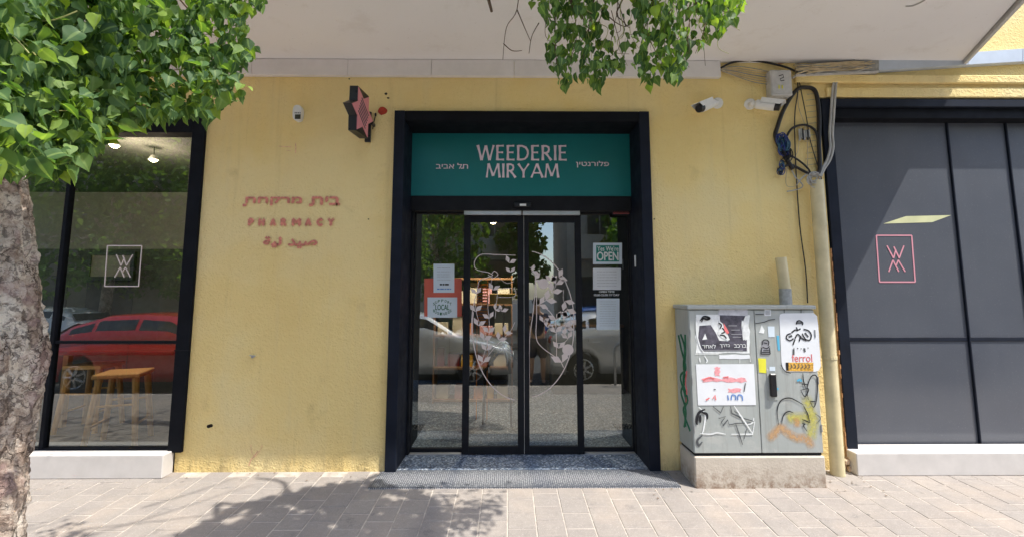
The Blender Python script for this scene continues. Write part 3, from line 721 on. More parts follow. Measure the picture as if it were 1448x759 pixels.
for (x, y, a, s) in ((683, 512, 1.4, 14), (691, 470, 1.5, 12), (692, 450, 1.8, 12), (700, 438, .8, 10), (720, 372, 1.2, 12), (722, 385, 1.6, 10), (672, 440, 1.5, 13), (676, 460, 1.3, 13), (684, 480, 1.2, 13), (688, 495, 1.5, 12), (705, 480, .9, 12), (713, 470, .7, 12), (674, 415, 1.7, 11), (697, 410, 1.3, 12), (709, 440, 1.1, 11)): leafpair(mL, x, y, a, s)
m.build('decal', M['decal_pink'], parent=sdl); mL.build('decal_leaves', M['decal_leaf'], parent=sdl)

# ---------------------------------------------------------------- LEFT SHOPFRONT
LS = thing('shopfront_window', (-3.6, .1, 0), 'large black framed shop window at left with two stools inside', 'shop window')
LY = -.03
bz = P(150, 640, LY).z
pxr = P(266.5, 400, LY).x
m = MB(); m.box(pxr-.075, pxr+.045, LY, .12, bz, zlt+.02, .003); m.build('frame_post', M['black_frame'], parent=LS)
m = MB(); m.box(pxr-.078, pxr+.048, LY-.004, LY-.0005, P(0, 496, LY).z, P(0, 494.5, LY).z); m.build('post_joint', M['door_black'], parent=LS)
m = MB(); m.box(-9, pxr-.076, LY+.005, .12, P(200, 187, LY).z, zlt+.02, .003); m.build('frame_header', M['black_frame'], parent=LS)
gx1 = pxr-.075; GLY = .05
zl0 = P(150, 632, GLY).z; zl1 = P(150, 187, GLY).z
mx_ = P(83, 430, GLY).x
ztm = P(150, 483, GLY).z
m = MB(); m.box(-9, gx1, GLY-.04, GLY+.04, bz, zl0, .003); m.build('bottom_rail', M['black_frame'], parent=LS)
m = MB(); m.box(mx_-.02, mx_+.018, GLY-.03, GLY+.03, zl0, zl1, .003); m.build('mullion', M['black_frame'], parent=LS)
for (a0, a1) in ((-9, mx_-.0205), (mx_+.0185, gx1)):
    m = MB(); m.box(a0, a1, GLY-.02, GLY+.02, ztm-.014, ztm+.012, .002); m.build('transom', M['black_frame'], parent=LS)
for (a0, a1) in ((-3.9-1.6, mx_-.0205), (mx_+.0185, gx1)):
    pane(a0, a1, zl0, ztm-.014, GLY+.001, LS, mat='window_glass'); pu = pane(a0, a1, ztm+.012, zl1+.02, GLY+.001, LS, mat='window_glass')
pane(-9, -5.5, zl0, zl1+.02, GLY+.001, LS, mat='window_glass')
def wm_logo(parent, c, wd, mat, Y):
    # c: four picture corners of the frame (tl, tr, br, bl)
    m = MB(); pts = c + [c[0], c[1]]
    for i in range(4):
        a = Vector(c[i]); b = Vector(c[(i+1) % 4]); stroke(m, [tuple(a), tuple(b)], wd, Y)
    def q(u, v):
        t0 = Vector(c[0]).lerp(Vector(c[1]), u); t1 = Vector(c[3]).lerp(Vector(c[2]), u); return tuple(t0.lerp(t1, v))
    for a, b in (((.28, .22), (.44, .49)), ((.44, .49), (.52, .30)), ((.47, .24), (.60, .49)), ((.60, .49), (.76, .22)),
                 ((.28, .78), (.42, .53)), ((.42, .53), (.56, .78)), ((.50, .64), (.57, .53)), ((.57, .53), (.74, .78))):
        stroke(m, [q(*a), q(*b)], wd, Y)
    return m.build('logo', M[mat], parent=parent)
wm_logo(LS, [(152, 347.5), (200.5, 347.5), (196, 404.5), (148, 404.5)], .009, 'decal_pink', GLY-.002)
m = MB(); lx1 = G(229, 671).x
m.box(-9, P(230, 655, -.13).x, -.13, .0, gz(-.13)-.02+.02, P(150, 643, -.13).z, .006)
m.build('window_ledge', M['ledge_stone'], label='pale stone ledge under the left shop window', cat='ledge')
# interior of the left shop
room = thing('shop_interior', (-5, 3, 0), 'dim shop room behind the left window with pale back wall band', 'room')
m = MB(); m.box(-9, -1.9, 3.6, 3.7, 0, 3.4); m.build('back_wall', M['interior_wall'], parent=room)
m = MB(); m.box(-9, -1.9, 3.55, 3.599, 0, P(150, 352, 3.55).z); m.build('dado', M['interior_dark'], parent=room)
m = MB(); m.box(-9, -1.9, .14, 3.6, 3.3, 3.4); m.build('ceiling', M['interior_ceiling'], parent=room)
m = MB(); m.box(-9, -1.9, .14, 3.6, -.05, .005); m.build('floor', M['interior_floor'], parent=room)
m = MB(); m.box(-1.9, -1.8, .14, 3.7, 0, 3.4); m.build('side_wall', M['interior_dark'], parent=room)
pf = MB(); X0, X1, Z0, Z1 = rect(122, 356, 192, 396, 3.5)
for bb in ((X0, X1, Z1-.06, Z1), (X0, X1, Z0, Z0+.06), (X0, X0+.06, Z0+.06, Z1-.06), (X1-.06, X1, Z0+.06, Z1-.06)): pf.box(bb[0], bb[1], 3.48, 3.54, bb[2], bb[3])
pfo = pf.build('picture_frame', M['black_plastic'], label='black picture frame on the back wall inside the left shop', cat='picture')
m = MB(); m.box(X0+.061, X1-.061, 3.50, 3.52, Z0+.061, Z1-.061); m.build('picture', M['interior_wall'], parent=pfo)
m = MB(); X0, X1, Z0, Z1 = rect(221, 369, 249, 560, 3.2); m.box(X0, X1+.6, 3.1, 3.5, 0, Z1, .01); m.build('cupboard', M['interior_dark'], label='dark cupboard at right inside the left shop', cat='cupboard')
def stool(cx, cy, rz, label):
    s_ = thing('bar_stool', (cx, cy, .005), label, 'stool', 'bar stools inside the left shop window', rz)
    m = MB(); m.box(-.20, .20, -.20, .20, .69, .735, .008); m.build('seat', M['stool'], parent=s_, local=True)
    for sx in (-1, 1):
        for sy in (-1, 1):
            m = MB(); m.tube([(sx*.15, sy*.15, .70), (sx*.21, sy*.21, 0)], [.033, .026], 8); m.build('leg', M['stool'], parent=s_, local=True)
    for sx in (-1, 1):
        m = MB(); m.tube([(sx*.19, -.19, .22), (sx*.19, .19, .22)], .013, 6); m.build('rung', M['stool'], parent=s_, local=True)
        m = MB(); m.tube([(-.175, sx*.175, .42), (.175, sx*.175, .42)], .013, 6); m.build('rung', M['stool'], parent=s_, local=True)
    return s_
a = P(168, 620, .75)
stool(a.x, .75, .35, 'pale wooden bar stool nearest the glass in the left shop window')
b_ = P(92, 600, 1.0); stool(b_.x, 1.3, .1, 'wooden bar stool farther left, half lost in shadow behind the left window')
tb = thing('window_table', (P(170, 500, 1.0).x, 1.35, .005), 'dark red table with slanted edge behind the stools in left shop', 'table')
m = MB(); m.box(-1.0, .55, -.3, .35, .86, .91, .01); m.build('tabletop', M['dark_red'], parent=tb, local=True)
for sx in (-.9, .45):
    m = MB(); m.box(sx-.03, sx+.03, -.03, .03, 0, .859); m.build('leg', M['stool'], parent=tb, local=True)
def downlight(px, py, y, label):
    p = P(px, py, y); L = thing('ceiling_lamp', (p.x, y, p.z), label, 'lamp', 'glowing lamps inside the left shop')
    m = MB(); m.tube([(0, 0, 0), (0, 0, .05)], [.05, .03], 14); m.build('lamp_shade', M['track_metal'], parent=L, local=True)
    m = MB(); m.sphere((0, 0, -.005), .042, 10, sz=.5); m.build('bulb', M['lamp_glow'], parent=L, local=True)
    m = MB(); m.tube([(0, 0, .05), (0, 0, 3.3-p.z)], .005, 6); m.build('cord', M['cable_black'], parent=L, local=True)
    ld = bpy.data.lights.new('lamp_light', 'POINT'); ld.energy = 17; ld.color = (1, .8, .55); ld.shadow_soft_size = .06
    lo = bpy.data.objects.new('lamp_light', ld); col.objects.link(lo); lo.parent = L; lo.location = (0, 0, -.12)
downlight(162, 206, .75, 'small glowing lamp nearer the mullion inside the left shop')
downlight(217, 226, 1.15, 'small glowing lamp further back and right inside the left shop')

# ---------------------------------------------------------------- DOOR INTERIOR
ir = thing('entrance_interior', (0, 3, 0), 'dim shop interior behind the sliding glass doors', 'room')
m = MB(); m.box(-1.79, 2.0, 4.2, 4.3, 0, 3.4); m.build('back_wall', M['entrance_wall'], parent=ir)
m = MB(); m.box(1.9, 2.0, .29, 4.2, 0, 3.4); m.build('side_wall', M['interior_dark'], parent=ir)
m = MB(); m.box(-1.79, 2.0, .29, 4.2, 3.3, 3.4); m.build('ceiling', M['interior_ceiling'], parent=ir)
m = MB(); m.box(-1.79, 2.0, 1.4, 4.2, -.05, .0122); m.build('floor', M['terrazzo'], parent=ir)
sh = thing('display_shelf', (-.3, 2.6, .0125), 'brown display shelf with boxes seen through the left sliding door', 'shelf')
for z in (.0, .45, .9, 1.35, 1.72):
    m = MB(); m.box(-.75, .35, -.18, .18, z+.02, z+.05); m.build('shelf_board', M['shelf_wood'], parent=sh, local=True)
for x in (-.77, .35):
    m = MB(); m.box(x, x+.02, -.18, .18, 0, 1.8); m.build('side_panel', M['shelf_wood'], parent=sh, local=True)
cnt = {}; k = 0
for z in (.05, .5, .95, 1.40):
    x = -.72
    while x < .25:
        w_ = random.uniform(.08, .2); h_ = random.uniform(.12, .3); k += 1
        mt = random.choice(['cream_box', 'pink_box', 'orange_panel', 'cream_box', 'yellow_panel', 'dark_red'])
        m = MB(); m.box(-.3+x, -.3+x+w_, 2.5, 2.7, z+.013, z+.013+h_, .004)
        nth = cnt.get(z, 0); cnt[z] = nth+1; od = ['leftmost', 'second', 'third', 'fourth', 'fifth', 'sixth', 'seventh', 'eighth'][nth]
        cn = dict(cream_box='cream', pink_box='dusty pink', orange_panel='orange', yellow_panel='yellow', dark_red='dark red')[mt]
        m.build('carton', M[mt], label=f"{cn} carton, {od} on the {['lowest', 'second', 'third', 'top'][int(z/.44)]} board of the display shelf", cat='box', group='cartons on the display shelf')
        x += w_+random.uniform(.02, .1)
m = MB(); X0, X1, Z0, Z1 = rect(675, 399, 689, 458, 1.6)
lad = thing('orange_ladder', ((X0+X1)/2, 1.6, .013), 'orange slatted rack standing behind the left sliding door', 'rack')
for i in range(14):
    z = Z0+.0+(Z1-Z0)*i/14; m = MB(); m.box(X0, X1, 1.59, 1.62, z, z+.02); m.build('slat', M['orange_panel'], parent=lad)
for x in (X0-.01, X1):
    m = MB(); m.box(x, x+.01, 1.59, 1.63, .013, Z1+.03); m.build('rail', M['orange_panel'], parent=lad)
yt = thing('easel_table', (P(712, 430, 1.5).x, 1.5, .0125), 'yellow tray table on dark splayed legs behind the left sliding door', 'table')
m = MB(); m.box(-.17, .17, -.1, .1, P(0, 431, 1.5).z, P(0, 416, 1.5).z, .01); m.build('tray', M['yellow_panel'], parent=yt, local=True)
for a in range(5):
    m = MB(); m.tube([(0, 0, P(0, 432, 1.5).z-.5), (.28*math.cos(a*1.257), .2*math.sin(a*1.257), .6)], .012, 6); m.tube([(0, 0, P(0, 432, 1.5).z-.5), (0, 0, P(0, 432, 1.5).z)], .012, 6) if a == 0 else None
    m.tube([(.28*math.cos(a*1.257), .2*math.sin(a*1.257), .6), (.3*math.cos(a*1.257), .22*math.sin(a*1.257), 0)], .012, 6)
    m.build('leg', M['black_plastic'], parent=yt, local=True)
ctr = thing('shop_counter', (1.2, 3.3, .0125), 'dark shop counter at right inside the entrance', 'counter')
m = MB(); m.box(-.5, .6, -.3, .3, 0, 1.02, .01); m.build('body', M['interior_dark'], parent=ctr, local=True)
m = MB(); m.box(-.55, .62, -.34, .34, 1.021, 1.06, .01); m.build('worktop', M['shelf_wood'], parent=ctr, local=True)
clm = thing('added_fill_lamp', (-.2, 2.0, 2.55), 'small pendant lamp added to brighten the interior behind the doors', 'lamp')  # added lamp, brightens the shelf and orange rack behind the glass
m = MB(); m.tube([(0, 0, 0), (0, 0, .12)], [.12, .03], 14); m.build('lamp_shade', M['black_plastic'], parent=clm, local=True)
m = MB(); m.sphere((0, 0, 0), .05, 10); m.build('bulb', M['lamp_glow'], parent=clm, local=True)
m = MB(); m.tube([(0, 0, .12), (0, 0, .75)], .004, 6); m.build('cord', M['cable_black'], parent=clm, local=True)
ld = bpy.data.lights.new('lamp_light', 'SPOT'); ld.energy = 75; ld.spot_size = R(118); ld.spot_blend = .4; ld.color = (1, .85, .65); ld.shadow_soft_size = .08
lo = bpy.data.objects.new('lamp_light', ld); col.objects.link(lo); lo.parent = clm; lo.location = (0, 0, -.15)

# ---------------------------------------------------------------- RIGHT SHOPFRONT
RS = thing('shopfront_screen', (6, .1, 0), 'right shop front of dark grey film covered panels with a pink square logo', 'shop front')
RY = -.0; RG = .14
x0 = P(1180, 400, -.02).x+.005; zh1 = P(1300, 139.5, -.02).z; zh0 = P(1300, 151, -.02).z
zb = P(1300, 632, -.02).z
m = MB(); m.box(x0, x0+.10, -.02, .16, zb-.02, zh1-.004, .004); m.build('frame_post', M['navy_frame'], parent=RS)
m = MB(); m.box(x0+.1005, 9, -.02, .16, zh0, zh1-.004, .004); m.build('frame_header', M['navy_frame'], parent=RS)
m = MB(); m.box(x0+.1005, 9, .02, .16, zh0-.10, zh0-.001, .004); m.build('inner_header', M['black_frame'], parent=RS)
zp1 = zh0-.101; zp0 = P(1300, 631, RG).z
m1x = P(1363, 420, RG).x; m2x = P(1448, 410, RG).x
ztr = P(1300, 479, RG).z
xs = [x0+.1005, m1x, m2x, m2x+(m2x-m1x)*2.3, 9]
for i in range(4):
    a, b_ = xs[i]+(.009 if i else 0), xs[i+1]-.009
    for (z0, z1) in ((zp0+.01, ztr-.02), (ztr+.02, zp1)):
        m = MB(); m.box(a, b_, RG, RG+.012, z0, z1); m.build('panel', M['film'], parent=RS)
    m = MB(); m.box(a, b_, RG-.008, RG+.02, ztr-.0195, ztr+.0195, .004); m.build('transom', M['navy_frame'], parent=RS)
    if i: m = MB(); m.box(xs[i]-.0085, xs[i]+.0085, RG-.02, RG+.02, zp0+.01, zp1, .004); m.build('mullion', M['navy_frame'], parent=RS)
m = MB(); m.box(x0+.1005, 9, RG-.03, RG+.03, zp0-.03, zp0+.0095, .003); m.build('bottom_rail', M['navy_frame'], parent=RS)
m = MB(); m.box(x0-.02, 9, .17, .2, 0, zrt); m.build('backing', M['interior_dark'], parent=RS)
wm_logo(RS, [(1239, 333), (1289, 333), (1294, 398.5), (1243.5, 398.5)], .013, 'logo_pink', RG-.001)
m = MB(); card(m, 0, 0, 0, 0, RG-.0006, .001, corners=[(1249, 316.5), (1281, 306), (1345, 304.5), (1318, 314.5)]); m.build('painted_reflection', M['reflection_yellow'], parent=RS)  # pale yellow reflection, painted as a flat patch on the dark panel
m = MB(); m.box(P(1212, 655, -.13).x, 9, -.13, RG-.031, gz(-.13), P(1300, 640, -.13).z, .006)
m.build('window_ledge', M['ledge_stone'], label='pale stone ledge under the dark grey panels at right', cat='ledge')

# ================================================================ WALL FITTINGS
# cable duct along the slab
dc = thing('cable_trunking', (P(690, 98, 0).x, -.02, P(690, 98, 0).z), 'long pale cable duct along top of the yellow wall', 'cable duct')
edges = [-30, 60, 230, 356, 492, 610, 727, 880, 1019]
for i in range(len(edges)-1):
    a, b_ = P(edges[i], 98, -.04).x, P(edges[i+1], 98, -.04).x
    m = MB(); m.box(a+.0015, b_-.0015, -.045, -.001, P(700, 108, -.04).z, Hs-.004, .003); m.build('duct_section', M['duct_plastic'], parent=dc)
db = thing('blue_trunking', (P(1380, 85, -.05).x, -.03, P(1380, 85, -.05).z), 'sloping pale blue cable duct at upper right over sunlit stucco', 'cable duct')
def sloped(px0, px1, ya0, ya1, yb0, yb1, mat, nm, par):
    m = MB(); m.prism([(P(px0, ya0, -.06).x, P(px0, ya0, -.06).z), (P(px1, yb0, -.06).x, P(px1, yb0, -.06).z), (P(px1, yb1, -.06).x, P(px1, yb1, -.06).z), (P(px0, ya1, -.06).x, P(px0, ya1, -.06).z)], -.065, -.003)
    m.build(nm, M[mat], parent=par)
sloped(1242.5, 1368, 83, 100, 75, 92, 'duct_blue', 'duct_section', db); sloped(1369, 1445, 75, 92, 69.5, 87.5, 'duct_blue', 'duct_section', db); sloped(1446, 1560, 69.5, 87.5, 62, 80, 'duct_blue', 'duct_section', db)
# open tray with loose cables
tr = thing('cable_tray', (P(1190, 100, -.03).x, -.02, P(1190, 100, -.03).z), 'open cable tray full of loose beige wires beside the blue duct', 'cable tray')
sloped(1130, 1242, 92, 103, 85, 100, 'pipe_grey', 'tray_back', tr)
sloped(1125, 1242, 105.5, 108, 100.5, 103, 'grey_plastic', 'tray_lip', tr)
for k in range(22):
    y0 = random.uniform(92, 103); y1 = random.uniform(86, 99); s = random.uniform(1122, 1160); e = random.uniform(1195, 1240)
    pts = [P(s+(e-s)*i/4, y0+(y1-y0)*i/4+random.uniform(-2.5, 2.5), -.075+random.uniform(-.015, .0)) for i in range(5)]
    m = MB(); m.tube(smooth_path(pts, 4), random.choice([.003, .004, .006]), 6); m.build('wire', M[random.choice(['cable_beige', 'cable_beige', 'cable_grey', 'pipe_grey'])], parent=tr)
def cable(pts, r, mat, label, cat='cable', group=None, name='cable', n=7, Y=None, par=None):
    p3 = [P(a, b, (c[0] if c else -.03)) for (a, b, *c) in pts]
    m = MB(); m.tube(smooth_path(p3, 6), r, n)
    return m.build(name, M[mat], label=label, cat=cat if not par else None, group=group, smooth=True, parent=par)
cable([(1019, 97), (1035, 89), (1060, 86), (1085, 89), (1110, 95), (1124, 101)], .010, 'cable_black', 'thick black cable arching from the duct end to the junction box')
bw = thing('beige_wires', (P(1060, 105, 0).x, -.02, P(1060, 105, 0).z), 'bunch of thin beige wires sagging from duct end to the junction box', 'wires')
for k in range(7):
    cable([(1019, 97+k*.5), (1040, 95+k*2.2+random.uniform(-1, 1)), (1065, 97+k*3.2), (1092, 101+k*3+random.uniform(-2, 2))], (.005 if k % 2 else .0035), 'cable_beige' if k % 3 else 'pipe_grey', None, par=bw, name='wire')
jb = thing('junction_box', (P(1105, 134, -.04).x, -.04, P(1105, 135, -.04).z), 'grey plastic junction box on the wall among the cables', 'junction box')
X0, X1, Z0, Z1 = rect(1091, 99, 1119, 135, -.09)
m = MB(); m.box(X0, X1, -.09, -.001, Z0, Z1, .008); m.build('housing', M['grey_plastic'], parent=jb)
m = MB(); m.box(X0+.008, X1-.008, -.096, -.0905, Z0+.02, Z1-.02, .003); m.build('cover', M['grey_plastic'], parent=jb)
m = MB(); c_ = [(1101, 108), (1107, 106), (1108, 110), (1103, 112), (1104, 115), (1109, 114)]; stroke(m, c_, .008, -.0965); m.build('mark', M['ink_black'], parent=jb)
m = MB(); stroke(m, [(1101.5, 121), (1101.5, 126)], .012, -.0965); stroke(m, [(1106, 121), (1106, 126)], .012, -.0965); m.build('sticker', M['sticker_yellow'], parent=jb)
m = MB()
for x in (1098, 1106, 1113): m.tube([P(x, 134.5, -.05), P(x, 139, -.05)], .014, 8)
m.build('gland', M['grey_plastic'], parent=jb)
# cameras
def cctv(base, tip, label, side):
    p = P(*base, 0); C = thing('security_camera', (p.x, -.001, p.z), label, 'security camera', 'white security cameras on the wall')
    m = MB(); m.tube([p, P(base[0], base[1], -.025)], [.055, .048], 18); m.build('mount', M['white_plastic'], parent=C, smooth=False)
    a = P(base[0], base[1], -.02); j = P(base[0]+side*5, base[1]-1, -.07)
    m = MB(); m.tube([a, j], [.022, .026], 10); m.sphere(j, .03, 10); m.build('joint', M['white_plastic'], parent=C, smooth=True)
    t_ = P(*tip, -.20); d = (t_-j).normalized()
    m = MB(); m.tube([j+d*.01, j+d*.03, j+d*((t_-j).length*.72)], [.028, .042, .044], 16); m.build('body', M['white_plastic'], parent=C, smooth=False)
    e = j+d*((t_-j).length*.72)
    m = MB(); m.tube([e+d*.001, e+d*.045], [.041, .036], 16); m.build('lens', M['black_plastic'], parent=C)
    u = Vector((0, 0, 1)); sd = d.cross(u).normalized(); up = sd.cross(d)
    m = MB(); q = [j+d*.06+up*.052-sd*.046, j+d*.06+up*.052+sd*.046, e+d*.075+up*.052+sd*.046, e+d*.075+up*.052-sd*.046]
    m.add(q + [v+up*.004 for v in q], [(3, 2, 1, 0), (4, 5, 6, 7), (0, 1, 5, 4), (1, 2, 6, 5), (2, 3, 7, 6), (3, 0, 4, 7)])
    for sg in (-1, 1):
        q = [j+d*.06+up*.052+sd*.045*sg, e+d*.07+up*.052+sd*.045*sg, e+d*.04+up*.01+sd*.047*sg, j+d*.06+up*.01+sd*.047*sg]; m.add(q, [(0, 1, 2, 3)])
    m.build('sunshade', M['white_plastic'], parent=C)
cctv((1014, 146.5), (985, 155.5), 'left white security camera with black lens pointing down left', -1)
cctv((1060, 148), (1108, 152), 'right white security camera on round mount pointing right towards the cables', 1)
# alarm
al = thing('alarm_detector', (P(420, 170, 0).x, -.001, P(420, 170, 0).z), 'small white alarm detector high on the yellow wall', 'alarm')
X0, X1, Z0, Z1 = rect(413.5, 149, 427, 170.5, -.05)
m = MB(); cx, cz = (X0+X1)/2, (Z0+Z1)/2; hw, hh = (X1-X0)/2, (Z1-Z0)/2
sup = [(cx+hw*abs(math.cos(a))**.7*math.copysign(1, math.cos(a)), cz+hh*abs(math.sin(a))**.7*math.copysign(1, math.sin(a))*(1 if math.sin(a) < 0 or True else 1)) for a in np.linspace(0, 2*math.pi, 25)[:-1]]
m.prism(sup, -.055, -.001); m.build('housing', M['white_plastic'], parent=al)
m = MB(); X0, X1, Z0, Z1 = rect(416.5, 162, 425, 168.5, -.06); m.box(X0, X1, -.058, -.0552, Z0, Z1, .001); m.build('lens', M['dark_bronze'], parent=al)
m = MB(); 
for k in range(4): X0, X1, Z0, Z1 = rect(416.5+k*2.3, 158.8, 417.8+k*2.3, 160.5, -.06); m.box(X0, X1, -.0575, -.0552, Z0, Z1)
m.build('print', M['ink_grey'], parent=al)
# projecting star sign
sxc = P(527, 158, 0).x + .035
scy, scz = -.275, P(504, 160, -.27).z
ST = thing('star_sign', (sxc, 0, scz-.27), 'black and pink six pointed star sign projecting from the yellow wall', 'sign')
r1 = .232; r2 = .138; th = .07
def yz(poly, xa, xb, mb):
    n = len(poly); mb.add([(xa+.14*a, a, b) for a, b in poly] + [(xb+.14*a, a, b) for a, b in poly], [tuple(range(n-1, -1, -1)), tuple(range(n, 2*n))] + [(i, (i+1) % n, n+(i+1) % n, n+i) for i in range(n)])
def pol(a, r): return (scy + r*math.cos(R(a))*.92, scz + r*math.sin(R(a)))
body = [pol(0, r1), pol(30, r2), pol(60, r1), pol(120, r1), pol(150, r2), pol(180, r1), pol(210, r2), pol(240, r1), pol(300, r1), pol(330, r2)]
m = MB(); yz(body, sxc-th, sxc, m); m.build('casing', M['black_plastic'], parent=ST)
star = []
for k in range(6): star += [pol(60*k, r1-.012), pol(60*k+30, r2-.010)]
m = MB(); yz(star, sxc+.0005, sxc+.006, m); sp_ = m.build('star_face', M['star_pink'], parent=ST)
m = MB()
for k in range(6):
    o_ = (k-2.5)*.028; a = Vector((sxc+.0075+.14*(scy-.07+o_*.4), scy-.07+o_*.4, scz+.05+o_)); b_ = Vector((sxc+.0075+.14*(scy+.07+o_*.4), scy+.07+o_*.4, scz-.06+o_))
    m.tube([a, b_], .0045, 5)
m.build('print', M['ink_grey'], parent=sp_)
m = MB(); X0, X1, Z0, Z1 = rect(516, 159, 525.5, 201.5, -.01); m.box(X0, X1, -.025, -.001, Z0, Z1, .003); m.build('wall_plate', M['black_plastic'], parent=ST)
m = MB(); m.box(sxc-.03, sxc-.004, -.08, -.0015, scz-.03, scz+.0, .003); m.build('arm', M['black_plastic'], parent=ST)
m = MB(); m.tube([P(531, 163, -.01), P(528, 176, -.012), P(527, 183, -.01)], .005, 6); m.tube([P(531, 161, -.004), P(531, 163.5, -.02)], .009, 8); m.build('wire_stub', M['cable_black'], parent=ST)

# black cable loops, blue bundle, grey conduits, drainpipe
cable([(1121, 240), (1098, 198), (1100, 178), (1110, 152), (1126, 128), (1140, 124), (1153, 130), (1158, 160), (1158, 200), (1159, 240), (1152, 246)], .019, 'cable_black', 'thick black cable loop hanging above the blue wire bundle', n=9)
cable([(1111, 196), (1120, 182), (1137, 177), (1152, 184), (1157, 200)], .011, 'cable_black', 'thinner black cable arch inside the thick loop')
cable([(1113, 218), (1128, 226), (1142, 238), (1148, 250)], .009, 'cable_black', 'black cable running right from the blue bundle to the pipe top')
cable([(1107, 236), (1120, 234), (1138, 243), (1146, 247)], .013, 'cable_black', 'thick short black cable from foot of the blue bundle to the pipe')
cable([(1127, 99), (1128, 130), (1124, 160), (1124, 200), (1126, 250), (1131, 320), (1139, 380), (1142, 428)], .0055, 'cable_black', 'thin black cable dropping straight down the wall to the cabinet')
cable([(1127, 100), (1133, 130), (1140, 165), (1146, 200), (1158, 240), (1163, 258)], .0045, 'cable_black', 'thin dark wire slanting down right inside the cable loop')
cable([(1129, 120), (1129, 150), (1138, 178), (1142, 210), (1142, 240), (1148, 262)], .004, 'cable_beige', 'thin beige wire hanging inside the black cable loop')
cable([(1134, 178), (1130, 190), (1128, 215), (1115, 232), (1112, 262), (1128, 263)], .0035, 'cable_beige', 'thin beige wire curling below the blue bundle')
cable([(1116, 232), (1124, 250), (1135, 262), (1128, 268), (1113, 271)], .006, 'cable_grey', 'grey cable hooking back left under the blue bundle')
cable([(1126, 262), (1136, 250), (1148, 244), (1158, 246)], .006, 'cable_grey', 'grey cable curving up to the mouth of the drainpipe')
bb = thing('wire_bundle', (P(1105, 236, -.05).x, -.05, P(1105, 250, -.05).z), 'tangled bundle of blue and teal wires hanging on the wall', 'wires')
for k in range(46):
    cx, cy = (1102+k % 5*2.2, 198+(k*7 % 28)) if k < 34 else (1104+random.uniform(-3, 3), 238+random.uniform(-6, 6))
    cx += (cy-198)*.22*(k < 34); a0 = random.uniform(0, 6.28); rr = random.uniform(4, 8) if k < 34 else random.uniform(3, 5)
    pts = [P(cx+rr*.8*math.cos(a0+t*1.1), cy+rr*1.3*math.sin(a0+t*1.1), -.03-.06*random.random()) for t in range(5)]
    m = MB(); m.tube(smooth_path(pts, 3), random.uniform(.004, .007), 5, cap=False); m.build('wire', M[['cable_blue', 'cable_teal', 'cable_blue', 'cable_black'][k % 4]], parent=bb, smooth=True)
wt = thing('grey_wire_coil', (P(1150, 262, -.1).x, -.1, P(1150, 262, -.1).z), 'loose coils of thin grey wire at the top of the drainpipe', 'wires')
for k in range(12):
    rr = random.uniform(5, 9); cx, cy = 1151+random.uniform(-3, 3), 254+random.uniform(-4, 4)
    pts = [P(cx+rr*math.cos(t*.7), cy+rr*.9*math.sin(t*.7), -.1-.05*random.random()) for t in range(9)]
    m = MB(); m.tube(smooth_path(pts, 3), .004, 5, cap=False); m.build('wire', M['cable_grey'], parent=wt, smooth=True)
sb = thing('splice_cluster', (P(1138, 196, -.03).x, -.02, P(1138, 198, -.02).z), 'small cluster of grey wire splices inside the cable loop', 'wires')
for k in range(7):
    x = 1130+k*2.3; m = MB(); m.tube([P(x, 183+random.uniform(-1, 2), -.03), P(x+1, 196+random.uniform(-2, 3), -.035)], .009, 6); m.build('splice', M[['cable_grey', 'pipe_grey', 'cable_black'][k % 3]], parent=sb)
lw = thing('wire_ladder', (P(1150, 235, -.01).x, -.008, P(1150, 240, -.01).z), 'row of short horizontal wire ties stapled between the cables', 'wires')
for k in range(13):
    m = MB(); y = 132+k*8.3; m.tube([P(1141-(k % 3), y+2, -.01), P(1158, y, -.012)], .002, 5); m.build('tie', M['pipe_grey'], parent=lw)
for k, (dx, lab) in enumerate(((0, 'left grey conduit of the pair curving down to the drainpipe'), (4.2, 'right grey conduit of the pair curving down to the drainpipe'))):
    cable([(1186+dx, 98), (1180+dx*.8, 112), (1177+dx, 130), (1174.5+dx, 165), (1173+dx, 190), (1174+dx, 208), (1170+dx, 225), (1163+dx*.8, 238), (1158+dx*.6, 250)], .0115, 'cable_grey', lab, name='conduit', cat='conduit')
cable([(1186, 98), (1178, 93), (1170, 90)], .008, 'cable_beige', 'beige cable ends bending from tray into the conduits')
dp = thing('drainpipe', (P(1180, 667, -.1).x, -.1, gz(-.1)), 'cream plastic pipe running down the wall edge to the pavement', 'pipe')
pc = (P(1166.5, 420, -.1).x); ztp = P(1160, 256, -.1).z
m = MB()
n = 16; rr = .056; pts = [(pc, -.1, gz(-.1)), (pc, -.1, ztp)]
m.tube(pts, rr, n, cap=False); m.tube(pts, rr-.006, n, cap=False); m.build('pipe', M['pipe_cream'], parent=dp, smooth=True)
for py in (505, 318):
    z = P(1166, py, -.1).z; m = MB(); m.tube([(pc, -.1, z-.012), (pc, -.1, z+.012)], rr+.004, n); m.build('clamp', M['pipe_cream'], parent=dp)
sp = thing('pipe_stub', (P(1108, 425, -.12).x, -.12, P(1108, 425, -.12).z), 'short cream pipe stub with grey sleeve rising behind the cabinet', 'pipe')
m = MB(); a0, a1, a2 = P(1112, 440, -.12), P(1110, 408, -.12), P(1104, 364, -.12)
m.tube([a1, a2], .046, 14, cap=False); m.tube([a1, a2], .041, 14, cap=False); m.build('upper_tube', M['pipe_cream'], parent=sp, smooth=True)
m = MB(); m.tube([a0-Vector((0, 0, .5)), a1], [.050, .050], 14); m.build('sleeve', M['pipe_grey'], parent=sp, smooth=True)

